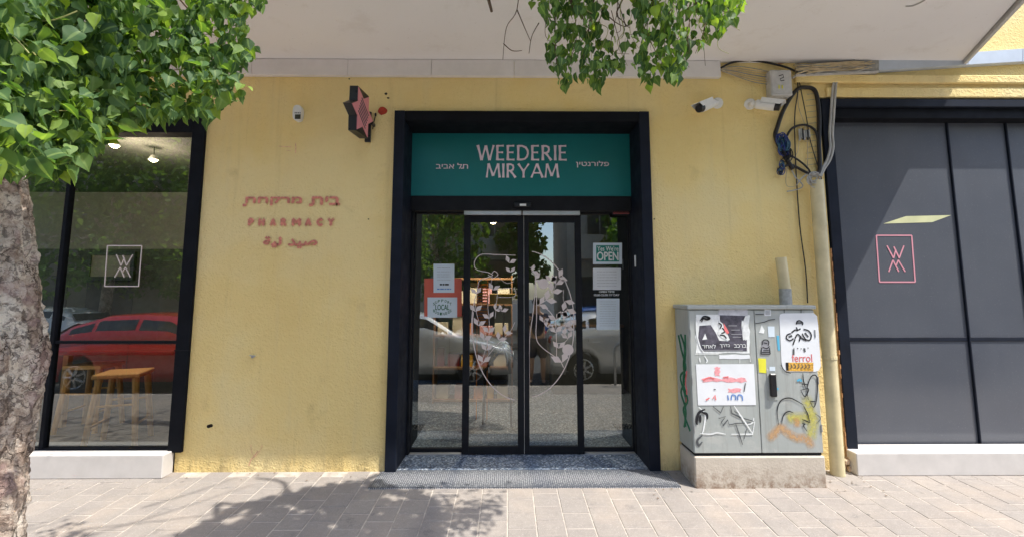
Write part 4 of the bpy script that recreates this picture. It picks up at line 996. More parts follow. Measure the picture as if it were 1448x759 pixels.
# ================================================================ UTILITY CABINET
CY = G(983, 690).y; CB = CY+.32
cx0, cx1 = G(983.5, 690).x, P(1169.5, 688, CY).x
zc = P(1075, 641, CY).z; zt = P(1060, 437, CY).z
U = thing('utility_cabinet', ((cx0+cx1)/2, (CY+CB)/2, gz(CY)), 'grey green street utility cabinet plastered with stickers and graffiti by the door', 'utility cabinet')
m = MB(); m.box(cx0, cx1, CY-.004, CB, gz(CY)-.03, zc-.02, .01); m.build('plinth', M['plinth'], parent=U)
m = MB(); m.box(cx0+.015, cx1-.015, CY+.02, CB-.01, zc-.02, zc+.003); m.build('base_gap', M['ink_black'], parent=U)
dY = CY+.002
m = MB(); m.box(cx0+.002, cx1-.004, CY+.012, CB, zc+.003, zt, .006); bo = m.build('body', M['cabinet'], parent=U)
m = MB(); m.box(cx0-.012, cx1+.008, CY-.012, CB+.01, zt+.001, zt+.034, .006); m.build('cap', M['cabinet'], parent=U)
dmx = P(1072, 540, CY).x
m = MB(); m.box(cx0+.006, dmx-.003, dY, CY+.0115, zc+.006, zt-.006, .003); dl = m.build('door', M['cabinet'], parent=U)
m = MB(); m.box(dmx+.003, cx1-.008, dY, CY+.0115, zc+.006, zt-.006, .003); dr = m.build('door', M['cabinet'], parent=U)
m = MB(); X0, X1, Z0, Z1 = rect(1087, 527, 1096, 560, dY); m.box(X0-.008, X1+.008, dY-.004, dY-.0005, Z0-.03, Z1+.03, .002); hd = m.build('handle_plate', M['cabinet'], parent=dr)
m = MB(); m.box(X0+.006, X1-.004, dY-.03, dY-.0045, Z0, Z1, .008); m.build('handle', M['black_plastic'], parent=dr)
for z_ in (zc+.2, (zc+zt)/2, zt-.2):
    m = MB(); m.tube([(cx0+.010, dY-.003, z_-.03), (cx0+.010, dY-.003, z_+.03)], .006, 8); m.build('hinge', M['galvanised'], parent=dl)
    m = MB(); m.tube([(cx1-.012, dY-.003, z_-.03), (cx1-.012, dY-.003, z_+.03)], .006, 8); m.build('hinge', M['galvanised'], parent=dr)
def sheet_on(parent, nm, mat, corners, Yk=0, th=.0012):
    m = MB(); card(m, 0, 0, 0, 0, dY-.0004-Yk, th, corners=corners); return m.build(nm, M[mat], parent=parent)
def rag(x0, y0, x1, y1, j=2, n=7, rd=0):
    pts = []
    for i in range(n): pts.append((x0+(x1-x0)*i/n, y0+random.uniform(-j, j)))
    for i in range(n): pts.append((x1+random.uniform(-j, j), y0+(y1-y0)*i/n))
    for i in range(n): pts.append((x1-(x1-x0)*i/n, y1+random.uniform(-j, j)))
    for i in range(n): pts.append((x0+random.uniform(-j, j), y1-(y1-y0)*i/n))
    return pts
def on_door(parent, nm, mat, strokes, wd, Yk=.003, taper=False):
    taper = taper or nm in ('spray_line', 'grey_tag', 'black_tag', 'glue_line')
    if taper: wd *= 1.05
    for s_ in strokes:
        m = MB(); m.taper = taper; stroke(m, s_, wd, dY-Yk); o = m.build(nm, M[mat], parent=parent)
    return o
# torn dark poster
sheet_on(dl, 'poster_border', 'paint_white', rag(984, 445, 1060, 499, 1.6))
sheet_on(dl, 'poster_scrap', 'paper_grey', rag(1016, 436.5, 1057, 446, .8), .0003)
sheet_on(dl, 'poster_field', 'poster_dark', [(989, 460), (1005, 459), (1012, 470), (1017, 481), (1030, 482), (1018, 452), (1018, 445), (1054, 446), (1048, 460), (1050, 472), (1056, 480), (1056, 496), (992, 496), (987, 480)], .0014)
sheet_on(dl, 'poster_figure', 'paint_white', [(1016, 452), (1022, 457), (1027, 468), (1032, 480), (1029, 481), (1021, 477), (1015, 472), (1017, 463)], .0026)
on_door(dl, 'poster_figure_ink', 'ink_black', [smooth_path(p) for p in ([(1016, 456), (1020, 459), (1018, 464)], [(1021, 463), (1025, 468), (1020, 471)], [(1018, 473), (1024, 474), (1027, 478)])], .010, .0042)
sheet_on(dl, 'poster_red_mark', 'ink_red', [(1023, 456), (1028, 464), (1031, 470), (1028, 472), (1024, 466)], .0042)
sheet_on(dl, 'poster_tear', 'paint_white', rag(1049, 454, 1056, 480, 2.0, 5), .0028)
sheet_on(dl, 'poster_tear', 'paint_white', [(993, 480), (997, 471), (1000, 479)], .0028)
m = MB(); text(m, 'דחאל', 993, 486, 1012, 492, dY-.003, off=.02); text(m, 'ךרדב', 1018, 486, 1032, 491.5, dY-.003, off=.02); text(m, 'בכרב', 1038, 486, 1055, 491, dY-.003, off=.02)
m.build('poster_lettering', M['paint_white'], parent=dl)
on_door(dl, 'poster_small_print', 'ink_pale_grey', [[(1030, 460), (1042, 460)], [(1034, 466), (1046, 466)], [(1034, 472), (1050, 472)], [(994, 494.5), (1050, 494.5)], [(1036, 476), (1048, 476)]], .005, .003)
on_door(dl, 'black_tag', 'ink_black', [smooth_path([(990, 453), (995, 447), (1003, 449), (1000, 451), (994, 450), (992, 455)])], .018, .003)
sheet_on(dl, 'paper_scrap', 'paper_white', rag(1017, 501, 1060, 507, .7), .0004)
on_door(dl, 'glue_line', 'paint_white', [smooth_path([(984, 449), (985, 470), (990, 490), (996, 498)]), [(983, 500), (1016, 500)], smooth_path([(989, 505), (990, 512)]), smooth_path([(996, 502), (1000, 509), (998, 513)]), [(1046, 506), (1046, 513)], [(1060, 503), (1061, 511)]], .010, .0022)
# white poster
wp = sheet_on(dl, 'white_poster', 'paper_white', [(984, 514.5), (1066, 514), (1069, 572), (987, 572.5)], .0016)
sheet_on(wp, 'print', 'ink_pink', rag(993, 534, 1055, 540, 2.2, 9), .003); sheet_on(wp, 'print', 'ink_pink', rag(1010, 519, 1018, 531, 1.5, 4), .003)
on_door(wp, 'print', 'ink_red', [smooth_path([(994, 537), (1003, 533), (1010, 535)]), [(1022, 533), (1030, 532)], [(1008, 563), (1011, 558), (1012, 565)], [(998, 565), (1003, 562)]], .010, .0044)
on_door(wp, 'print', 'ink_blue', [smooth_path(p) for p in ([(1030, 565), (1029, 558)], [(1034, 565), (1035, 558), (1040, 559), (1040, 565)], [(1043, 565), (1044, 558), (1049, 559), (1050, 566)])], .010, .0044)
sheet_on(wp, 'print', 'ink_pink', rag(1030, 549, 1048, 554, 1.4, 5), .003); on_door(wp, 'print', 'ink_grey', [[(1009, 550), (1012, 550)], [(1052, 553), (1054, 541)]], .008, .0044)
on_door(dl, 'glue_line', 'paint_white', [smooth_path([(988, 575), (997, 585), (995, 605), (993, 612)]), smooth_path([(990, 612), (1005, 613), (1014, 611), (1026, 613)]), [(1034, 613), (1064, 613), (1067, 595)], smooth_path([(1038, 573), (1046, 585), (1056, 600), (1064, 612)]), smooth_path([(1056, 600), (1064, 597), (1066, 590)])], .012, .0022)
on_door(dl, 'grey_tag', 'ink_grey', [[(1008, 574), (1019, 583), (1023, 574)], [(1033, 574), (1035, 584), (1048, 590), (1066, 595)], [(1038, 581), (1047, 585)], [(1016, 591), (1026, 588), (1020, 596), (1022, 601), (1029, 593), (1031, 600), (1040, 598), (1062, 597)], [(1040, 598), (1045, 613), (1050, 628)], [(1056, 605), (1052, 620)]], .011, .0028)
on_door(dl, 'black_tag', 'ink_black', [smooth_path([(997, 578), (988, 583), (985, 595), (986, 600)]), smooth_path([(992, 582), (999, 585), (1000, 592)]), smooth_path([(990, 586), (990, 597)])], .022, .0028)
on_door(dl, 'grey_tag', 'ink_grey', [smooth_path([(993, 615), (986, 622), (988, 629), (993, 624)])], .02, .0028)
# right door
rp_ = [(1102, 448), (1103, 444), (1107, 442.5), (1150, 442), (1155, 446), (1157, 460), (1160.5, 517), (1158, 523), (1153, 525), (1112, 525), (1107, 520), (1105, 512)]
rpo = sheet_on(dr, 'rounded_poster', 'paper_white', rp_, .0010)
fig = []
on_door(rpo, 'figure_drawing', 'ink_black', [smooth_path(p) for p in ([(1126, 458), (1127, 454), (1131, 453), (1135, 456), (1134, 459)], [(1118, 471), (1113, 473), (1112, 478), (1117, 481), (1122, 478)], [(1119, 470), (1124, 466), (1128, 467)], [(1124, 478), (1128, 472), (1134, 478), (1140, 481)], [(1136, 465), (1143, 467), (1147, 473), (1145, 480), (1139, 479), (1134, 471)], [(1130, 482), (1132, 474)], [(1121, 487), (1124, 479)], [(1126, 462), (1128, 466), (1132, 464)])], .011, .0030)
on_door(rpo, 'figure_shading', 'ink_grey', [smooth_path(p) for p in ([(1127, 456), (1134, 456)], [(1138, 470), (1143, 476)], [(1115, 476), (1120, 474)], [(1122, 493), (1122, 501)], [(1137, 492), (1138, 497)])], .016, .0030)
on_door(rpo, 'dots', 'ink_black', [[(1122, 492), (1123, 492)], [(1127, 492), (1128.5, 492)], [(1132, 492.5), (1133, 492.5)], [(1136, 492.5), (1138, 492.5)], [(1142, 491.5), (1143, 491.5)]], .010, .0030)
m = MB(); text(m, 'ferrol', 1120, 500, 1148, 511, dY-.0028, off=.01); m.build('lettering', M['ink_red'], parent=rpo)
ob = sheet_on(rpo, 'orange_sticker', 'sticker_orange', [(1111, 512), (1150, 512), (1150, 524.5), (1112, 524)], .0024)
sheet_on(rpo, 'sticker_end', 'ink_black', [(1111, 512), (1115, 512), (1115, 523), (1112, 523)], .0038)
on_door(rpo, 'sticker_print', 'ink_grey', [smooth_path([(1118+i*5, 514), (1120+i*5, 518), (1117+i*5, 520)]) for i in range(6)], .006, .0042)
on_door(dr, 'marker_line', 'ink_black', [[(1102, 438), (1103.5, 470)] if False else [(1108.5, 433.5), (1108.6, 442)], [(1132.5, 433.5), (1132.6, 442)], smooth_path([(1068, 457), (1080, 455), (1088, 452), (1096, 451)]), [(1068, 444), (1080, 444)], smooth_path([(1104, 515), (1110, 524), (1118, 527)])], .006, .0032)
sheet_on(dr, 'small_label', 'paper_white', [(1081, 437), (1090, 437), (1090, 446), (1081, 446)], .0008)
on_door(dr, 'label_print', 'ink_grey', [[(1082, 439+i*1.6), (1089, 439+i*1.6)] for i in range(4)], .003, .0030)
sheet_on(dr, 'torn_label', 'paint_white', [(1073, 470), (1077, 459), (1081, 466), (1080, 471)], .0008)
lb = sheet_on(dr, 'small_label', 'paper_cool', [(1085.5, 461), (1095, 461), (1095.5, 476), (1086.5, 476)], .0008)
sheet_on(dr, 'blue_tape', 'sticker_cyan', [(1098, 474), (1101.5, 474), (1103, 495), (1100, 495)], .0008)
ys = sheet_on(dr, 'yellow_sticker', 'sticker_yellow', [(1072, 506), (1083, 506.5), (1083.5, 527), (1073.5, 526)], .0008)
sheet_on(dr, 'pale_label', 'paper_cool', [(1088, 518), (1096, 518), (1096, 524), (1088, 524)], .0046)
on_door(dr, 'cyan_dab', 'sticker_cyan', [smooth_path([(1127, 538), (1131, 536), (1133, 539)]), [(1097, 549), (1101, 549)]], .016, .0024)
on_door(dr, 'stencil', 'ink_black', [smooth_path(p) for p in ([(1078, 487), (1079, 481), (1084, 480), (1087, 483), (1086, 488)], [(1080, 484), (1085, 485)], [(1078, 490), (1084, 492), (1088, 489)], [(1076, 500), (1077, 491)], [(1089, 500), (1088, 491)], [(1079, 495), (1087, 495)], [(1076, 500), (1089, 500)], [(1077, 497.5), (1088, 497.5)])], .007, .0024)
sheet_on(dr, 'stencil_fill', 'ink_pale_grey', [(1077, 481), (1088, 481), (1089, 501), (1076, 501)], .0003)
on_door(dr, 'spray_line', 'ink_black', [smooth_path(p) for p in ([(1101, 600), (1099, 580), (1104, 566), (1116, 562), (1128, 567), (1136, 572)], [(1136, 573), (1142, 585), (1145, 597)], [(1105, 599), (1108, 586), (1115, 581), (1122, 583)], [(1145, 597), (1134, 592)], [(1134, 598), (1138, 599), (1136, 601), (1141, 609)],
   [(1135, 527), (1136, 538), (1139, 548)], [(1133, 542), (1142, 543)], [(1132, 551), (1143, 549), (1138, 560), (1132, 551)], [(1143, 565), (1141, 550), (1146, 533), (1153, 530), (1156, 540), (1154, 566), (1150, 575), (1146, 568)], [(1145, 567), (1153, 567)])], .009, .0040)
on_door(dr, 'spray_line', 'ink_grey', [smooth_path([(1152, 584), (1158, 588), (1160, 592), (1154, 598)])], .006, .0040)
def blob(parent, nm, mat, pts, r, Yk):
    # soft sprayed paint: a strip whose edge attribute fades to the outside
    m = MB(); vs = []; ed_ = []; fs = []
    P3 = [Vector((P(a, b, dY).x, P(a, b, dY).z)) for a, b in smooth_path(pts, 5)]; n = len(P3); K = 6
    for i in range(n):
        d = (P3[min(i+1, n-1)]-P3[max(i-1, 0)]).normalized(); nn = Vector((-d.y, d.x)); e_ = min(1, i/3, (n-1-i)/3)
        for k_ in range(-K, K+1):
            q = P3[i]+nn*(r*k_/K); vs.append((q.x, dY-Yk, q.y)); ed_.append(max(0, 1-abs(k_/K)**1.6)*e_*.85)
    w_ = 2*K+1; fs = [(i*w_+k_, i*w_+k_+1, (i+1)*w_+k_+1, (i+1)*w_+k_) for i in range(n-1) for k_ in range(2*K)]
    m.add(vs, fs); o = m.build(nm, M[mat], parent=parent); o.data.attributes.new('edge', 'FLOAT', 'POINT').data.foreach_set('value', ed_)
blob(dr, 'yellow_spray', 'spray_yellow', [(1139, 558), (1144, 575), (1150, 592), (1148, 608), (1146, 622)], .055, .0016)
blob(dr, 'yellow_spray', 'spray_yellow', [(1112, 592), (1120, 590), (1130, 590), (1140, 590), (1148, 596)], .055, .0018)
blob(dr, 'orange_spray', 'spray_orange', [(1085, 622), (1095, 612), (1104, 604), (1112, 610), (1125, 618), (1140, 620), (1150, 634)], .045, .0020)
blob(dr, 'orange_spray', 'spray_orange', [(1125, 588), (1127, 598), (1128, 604)], .035, .0022)
# green graffiti on the left side of the cabinet (plane x = cx0)
m = MB()
for k in range(3):
    yy = [CY+.05+.2*random.random() for _ in range(7)]; zz = [zt-.25-.13*i+.05*random.random() for i in range(7)]
    m.tube([(cx0+.001, a, b) for a, b in smooth_path(list(zip(yy, zz)), 5)], .010, 5)
m.build('green_tag', M['ink_green'], parent=U)
m = MB(); m.tube([(cx0+.001, a, b) for a, b in smooth_path([(CY+.08, .9), (CY+.12, .8), (CY+.1, .72), (CY+.14, .6)], 5)], .007, 5); m.build('red_tag', M['ink_red'], parent=U)

# litter of dry leaves near the cabinet and walls
dl_ = MB()
for k in range(90):
    c = random.choice([(cx0-.25, -.25, .18), (xl+1.2, -.1, .9), (cx1+.15, -.3, .25), (cx1+.1, -.12, .12)]); x = c[0]+random.gauss(0, c[2]); y = min(-.02, c[1]+random.gauss(0, .1)); s_ = random.uniform(.005, .012)
    a0 = random.uniform(0, 6.28); z = gz(y)+.006
    if cx0-.02 < x < cx1+.02 and CY-.02 < y < CB: continue
    dl_.add([(x+s_*math.cos(a0+t)*(1 if t % 2 else .6), y+s_*math.sin(a0+t), z+random.uniform(0, .006)) for t in (0, 1.57, 3.14, 4.71)], [(0, 1, 2, 3)])
simple('litter_brown', (.16, .11, .07), .9, var=.4, sc=60)
dl_.build('dry_leaf_litter', M['litter_brown'], label='dry brown leaf crumbs lying along the wall foot', cat='leaf litter', kind='stuff')

# ================================================================ TREES
def leaf_shape(lobed=False, curl=.12, fine=False, fold=.38):
    # tip along +y, width along x, normal +z
    if lobed: prof = [(0, 0), (.14, -.03), (.32, .06), (.46, .28), (.41, .44), (.24, .62), (.10, .82), (0, 1.0)]
    else: prof = [(0, 0), (.20, -.02), (.36, .12), (.42, .32), (.36, .52), (.19, .74), (.06, .9), (0, 1.0)]
    if fine: prof = [prof[0]] + [p for p in smooth_path(prof[1:-1], 2)] + [prof[-1]]
    vs = []; fs = []; n = len(prof); mid = []
    for i, (x, y) in enumerate(prof): vs.append((0, y, -curl*y*y*1.4)); mid.append(1.)
    for sg in (-1, 1):
        for (x, y) in prof[1:-1]: vs.append((sg*x, y+.05*sg*curl, abs(x)*fold - curl*y*y*1.4 + .035*math.sin(y*11+sg))); mid.append(0.)
    def ix(sg, i): return n + (0 if sg < 0 else n-2) + i-1
    for sg in (-1, 1):
        for i in range(n-1):
            a, b = i, i+1
            q = [a] + ([ix(sg, i)] if 0 < i else []) + ([ix(sg, i+1)] if i+1 < n-1 else []) + [b]
            fs.append(tuple(q if sg > 0 else q[::-1]))
    k = len(vs); vs += [(-.012, 0, 0), (.012, 0, 0), (.006, -.40, .12), (-.006, -.40, .12)]; fs.append((k, k+1, k+2, k+3)); mid += [1.]*4
    return np.array(vs), fs, mid
SH = [leaf_shape(False, .10), leaf_shape(True, .16), leaf_shape(False, .30, fold=.15), leaf_shape(True, .05, fold=.6)]
SHF = [leaf_shape(False, .10, True), leaf_shape(True, .20, True, .3), leaf_shape(False, .34, True, .15), leaf_shape(True, .06, True, .6), leaf_shape(True, -.12, True, .45)]
def leaf_basis(n, down=1.0, jit=.55, face=None):
    tip = rng.normal(0, jit, (n, 3)); tip[:, 2] -= down; tip /= np.linalg.norm(tip, axis=1)[:, None]
    nr = rng.normal(0, 1, (n, 3)); nr[:, 2] += .9
    if face is not None: nr += np.array(face)
    nr -= (nr*tip).sum(1)[:, None]*tip; nr /= np.linalg.norm(nr, axis=1)[:, None]
    wx = np.cross(tip, nr); return np.stack([wx, tip, nr], 2)       # columns
def leaf_mass(name, pts, size, mat, parent, down=1.0, jit=.55, face=None, stuff=True):
    n = len(pts); Bm = leaf_basis(n, down, jit, face); sz = size*(.6+.6*rng.random(n)); V = []; Fs = []; MD = []; T = []; off = 0
    kind = rng.integers(0, len(SH), n)
    base = np.array(WL[parent.name])
    for k, (sv, sf, sm) in enumerate(SH):
        idx = np.where(kind == k)[0]
        if not len(idx): continue
        A = np.einsum('nij,vj->nvi', Bm[idx], sv)*sz[idx][:, None, None] + pts[idx][:, None, :] - base
        V.append(A.reshape(-1, 3)); m_ = len(sv)
        for q in range(len(idx)):
            Fs += [tuple(off+q*m_+i for i in f) for f in sf]
        T.append(np.repeat(rng.random(len(idx)), m_)); MD.append(np.tile(sm, len(idx))); off += len(idx)*m_
    me = bpy.data.meshes.new(name); me.from_pydata(np.concatenate(V).tolist(), [], Fs); me.materials.append(M[mat])
    o = bpy.data.objects.new(name, me); col.objects.link(o); o.parent = parent; WL[o.name] = Vector(base)
    me.attributes.new('tint', 'FLOAT', 'POINT').data.foreach_set('value', np.concatenate(T))
    me.attributes.new('mid', 'FLOAT', 'POINT').data.foreach_set('value', np.concatenate(MD)); me.polygons.foreach_set('use_smooth', [True]*len(me.polygons))
    if stuff: o['kind'] = 'stuff'
    return o
def inpoly(x, y, poly):
    c = False; n = len(poly)
    for i in range(n):
        x1, y1 = poly[i]; x2, y2 = poly[(i+1) % n]
        if (y1 > y) != (y2 > y) and x < (x2-x1)*(y-y1)/(y2-y1)+x1: c = not c
    return c
T1 = thing('street_tree', (-2.32, -2.25, gz(-2.25)), 'street tree with thick peeling trunk at the left and leafy hanging branches', 'tree')
# trunk: displaced tube
ns, nr_ = 230, 150; tv = []; tf = []
xt = PT(64, 600, 1.93).x; TR = .235; tc = xt-TR-.145
for i in range(ns+1):
    z = gz(-2.25)-.02 + 2.75*i/ns
    for j in range(nr_):
        a = 2*math.pi*j/nr_; d = Vector((math.cos(a), math.sin(a), 0))
        lean = -.30*max(0, (z-1.3))**1.3*.55
        r = TR*(1.0 + .14*math.exp(-z*3.0)) * (1-.03*z)
        r *= 1-.20*min(1, max(0, (z-1.55))/.9)
        q = Vector((d.x*2.2, d.y*2.2, z*1.6))
        r += .030*(noise.noise(q*1.3)) + .016*noise.noise(q*3.1+Vector((5, 0, 0))) + .013*noise.noise(q*8) + .010*abs(noise.noise(q*14)) + .007*noise.noise(q*27)
        c_ = noise.noise(Vector((d.x*3.2, d.y*3.2, z*5))+Vector((9, 9, 9))); r += .010*(1 if c_ > .08 else 0)
        b2 = math.exp(-((z-1.98)/.14)**2)*.045*max(0, math.cos(a+1.2)); r += b2
        tv.append((tc+lean+d.x*r, -2.25+d.y*r, z))
for i in range(ns):
    for j in range(nr_): tf.append((i*nr_+j, i*nr_+(j+1) % nr_, (i+1)*nr_+(j+1) % nr_, (i+1)*nr_+j))
m = MB(); m.add(tv, tf); tko = m.build('trunk', M['bark'], parent=T1, smooth=True)
top = Vector((tc-.30*.55*1.45**1.3, -2.25, 2.55))
def limb(pts, r0, r1, name='branch', mat='bark', n=8):
    sp = smooth_path([tuple(p) for p in pts], 5); k = len(sp)
    m = MB(); m.tube(sp, [r0+(r1-r0)*i/(k-1) for i in range(k)], n); return m.build(name, M[mat], parent=T1, smooth=True)
limb([top, (-2.3, -2.5, 3.2), (-1.8, -3.0, 3.8), (-.8, -3.1, 4.3), (.3, -2.6, 4.6), (1.0, -1.8, 4.5)], .15, .045)
limb([top, (-2.6, -2.6, 3.2), (-2.9, -3.0, 4.2), (-2.6, -3.6, 5.2)], .17, .06)
limb([(-2.45, -2.3, 2.7), (-2.0, -2.6, 3.0), (-1.5, -2.7, 3.15), (-1.1, -2.6, 3.1)], .06, .012)
def at3(px, py, t): return PT(px, py, t)
# hanging twigs of the centre cluster
ct = 2.58
tw = [[(905, -60), (880, 0), (872, 20), (880, 30), (890, 40)], [(905, -60), (960, -10), (975, 30), (965, 90)], [(870, -60), (840, 0), (830, 60), (820, 100)], [(830, -70), (790, 0), (785, 60), (790, 110)],
      [(960, -60), (1000, 0), (1030, 20)], [(735, -40), (731, 14), (716, 40), (711, 85)], [(731, 14), (742, 40), (750, 58)], [(762, 33), (752, 52), (748, 76)], [(712, 62), (724, 72), (738, 72)], [(862, 25), (872, 33), (885, 38), (895, 30)],
      [(885, 38), (876, 10), (868, -10)], [(905, -60), (925, -10), (915, 40), (930, 80)]]
for k, l_ in enumerate(tw):
    pts = [at3(a, b, ct + .02*math.sin(k*2+i)) for i, (a, b) in enumerate(l_)]
    limb(pts, .007 if k < 5 else .0035, .0018, 'twig', 'twig', 6)
for k in range(34):
    x, y = random.uniform(775, 1035), random.uniform(-15, 30); q_ = [at3(x+random.uniform(-6, 6)*i, y+i*random.uniform(14, 26), ct+random.gauss(0, .08)) for i in range(4)]
    limb(q_, .0028, .0014, 'twig', 'twig' if k % 2 else 'petiole', 5)
for x in (-.2, .3, .8, 1.1):
    limb([(x, -1.78, 4.45), (x+.03, -1.7, 4.0), (x+.05, -1.62, 3.5), (x+.02+.1*random.random(), -1.6, 3.25)], .022, .008, 'twig', 'twig', 6)
# --- visible leaves, left mass
polyL = [(-60, -40), (372, -40), (366, 8), (352, 28), (350, 55), (356, 72), (350, 95), (338, 100), (345, 120), (340, 150), (325, 135), (312, 150), (300, 180), (288, 165), (262, 168), (238, 175), (205, 172), (188, 178), (172, 190), (150, 205), (128, 212), (112, 232), (92, 245), (60, 240), (35, 235), (-60, 240)]
Lp = []
while len(Lp) < 4300:
    x, y = random.uniform(-60, 372), random.uniform(-40, 246)
    if not inpoly(x, y, polyL): continue
    if x > 170 and (y < 110):                       # gaps where the slab shows
        if noise.noise(Vector((x*.022, y*.03, 1))) > .12 and random.random() < .85: continue
    elif y > 95 and x > 150 and noise.noise(Vector((x*.03, y*.05, 4))) > .22 and random.random() < .8: continue
    t = 1.36 + .86*min(1, max(0, x)/340)**.8 + random.gauss(0, .10)
    x += random.gauss(0, 5); y += random.gauss(0, 5); p = at3(x, y-6, max(1.22, t)); Lp.append((tuple(p), max(1.22, t), x, y))
# --- centre cluster
polyC = [(742, -20), (752, 8), (768, 22), (776, 40), (773, 70), (774, 88), (786, 118), (800, 134), (812, 112), (830, 116), (845, 128), (856, 110), (875, 100), (893, 92), (905, 104), (908, 122), (920, 124), (930, 112), (945, 108), (955, 124), (966, 108), (972, 84), (988, 72), (1000, 58), (1012, 52), (1024, 52), (1032, 42), (1046, 24), (1052, -20)]
Cp = []
while len(Cp) < 1050:
    x, y = random.uniform(740, 1054), random.uniform(-20, 136)
    if not inpoly(x, y, polyC): continue
    g = max(0, 1-((x-878)/26)**2 - ((y-34)/42)**2)
    if g > .1 and random.random() < .9: continue
    if noise.noise(Vector((x*.03, y*.035, 2))) > .25 and random.random() < .6: continue
    t = ct + random.gauss(0, .13); Cp.append((tuple(at3(x, y-5, t)), t, x, y))
# leaves showing largest become single parts
allv = [((.064-.006*min(1, max(0, q[2])/340)) if i < len(Lp) else .060, q) for i, q in enumerate(Lp+Cp)]
def shown(i_q):
    s, q = i_q; return s/q[1]
order = sorted(range(len(allv)), key=lambda i: -shown(allv[i]) + (10 if allv[i][1][2] < -25 or allv[i][1][3] < -15 else 0) + (.02*random.random()))
single = set(order[:296])
lm = []
for (sv, sf, sm) in SHF:
    me = bpy.data.meshes.new('leaf'); me.from_pydata(sv.tolist(), [], sf); me.materials.append(M['leaf']); me.attributes.new('mid', 'FLOAT', 'POINT').data.foreach_set('value', sm); me.polygons.foreach_set('use_smooth', [True]*len(me.polygons)); lm.append(me)
sl_ = [allv[i] for i in single]; Bs = leaf_basis(len(sl_), .9, .6, (.3, -.9, .3)); tb_ = Vector(WL[T1.name])
for (s, q), Bm in zip(sl_, Bs):
    o = bpy.data.objects.new('leaf', random.choice(lm)); col.objects.link(o); o.parent = T1
    sc_ = s*random.uniform(.7, 1.25)
    mt = Matrix([[*(Bm[r]*sc_), (q[0][r]-tb_[r])] for r in range(3)] + [[0, 0, 0, 1]]); o.matrix_local = mt
restL = np.array([allv[i][1][0] for i in range(len(Lp)) if i not in single]); restC = np.array([allv[i][1][0] for i in range(len(Lp), len(allv)) if i not in single])
leaf_mass('foliage', restL, .058, 'leaf', T1, .9, .6, (.25, -.6, .2))
leaf_mass('foliage', restC, .058, 'leaf', T1, 1.3, .4, (.2, -.4, .1))
# petioles and fine twigs in the left mass
for k in range(26):
    x, y = random.uniform(0, 330), random.uniform(0, 170); t = 1.2+1.35*(max(x, 0)/340)**.8
    a = at3(x, y, t); m = MB(); pts = [a, a+Vector((random.uniform(-.06, .1), random.uniform(-.05, .05), random.uniform(-.02, .06))), a+Vector((random.uniform(-.1, .18), 0, random.uniform(-.02, .12)))]
    m.tube(smooth_path([tuple(p) for p in pts], 4), [.0022]*9, 5); m.build('petiole', M['petiole'], parent=T1)
for l_ in ([(230, -30), (265, 12), (290, 38), (330, 62)], [(0, 30), (60, 60), (120, 70), (200, 50)], [(260, -20), (300, 20), (340, 30)], [(100, 110), (125, 130), (150, 160)], [(20, 15), (50, 80), (80, 150), (100, 200)]):
    limb([at3(a, b, 1.3+1.3*(max(a, 0)/340)**.8+.06) for a, b in l_], .006, .002, 'twig', 'twig', 6)
# upper crown above the frame: casts the dappled shade on the pavement
up = []
polyS = [(262, 748), (300, 735), (330, 715), (400, 697), (470, 684), (530, 674), (560, 694), (590, 692), (612, 708), (624, 735), (618, 800), (420, 830), (235, 815)]
while len(up) < 4600:
    px, py = random.uniform(225, 660), random.uniform(672, 830)
    if not inpoly(px, py, polyS): continue
    g_ = G(px, py)
    if noise.noise(Vector((g_.x*7, g_.y*7, 3))) > .27: continue
    z = rng.uniform(3.7, 4.5); hh = (z - g_.z)/math.tan(R(SUN_EL))
    up.append((g_.x + hh*math.sin(R(SUN_AZ)), g_.y - hh*math.cos(R(SUN_AZ)), z))
for _ in range(800):
    x, y, z = rng.normal(-3.1, .9), rng.normal(-3.0, .8), rng.uniform(3.6, 6.5)
    if z < 3.8 and x > -2.3: continue
    if x > -2.0: continue
    up.append((x, y, z))
leaf_mass('foliage', np.array(up), .085, 'leaf', T1, .6, .7)
limb([(-.2, -1.8, 4.45), (-.1, -2.0, 4.3), (.2, -2.2, 4.4)], .03, .01); limb([(.3, -1.8, 4.5), (.2, -1.5, 4.6), (-.1, -1.4, 4.6)], .03, .01)
# bare twigs whose thin shade falls across the left pavement
for (xa, ya, xb, yb) in ((-3.0, -1.2, -2.1, -.25), (-2.6, -1.2, -1.9, -.7), (-2.9, -.9, -1.7, -.55), (-2.7, -.6, -2.3, -.1)):
    z = 4.4; hh = z/math.tan(R(SUN_EL)); s_ = (hh*math.sin(R(SUN_AZ)), -hh*math.cos(R(SUN_AZ)))
    limb([(xa+s_[0], ya+s_[1], z), ((xa+xb)/2+s_[0]+.05, (ya+yb)/2+s_[1]-.06, z+.1), (xb+s_[0], yb+s_[1], z)], .009, .004, 'twig', 'twig', 6)

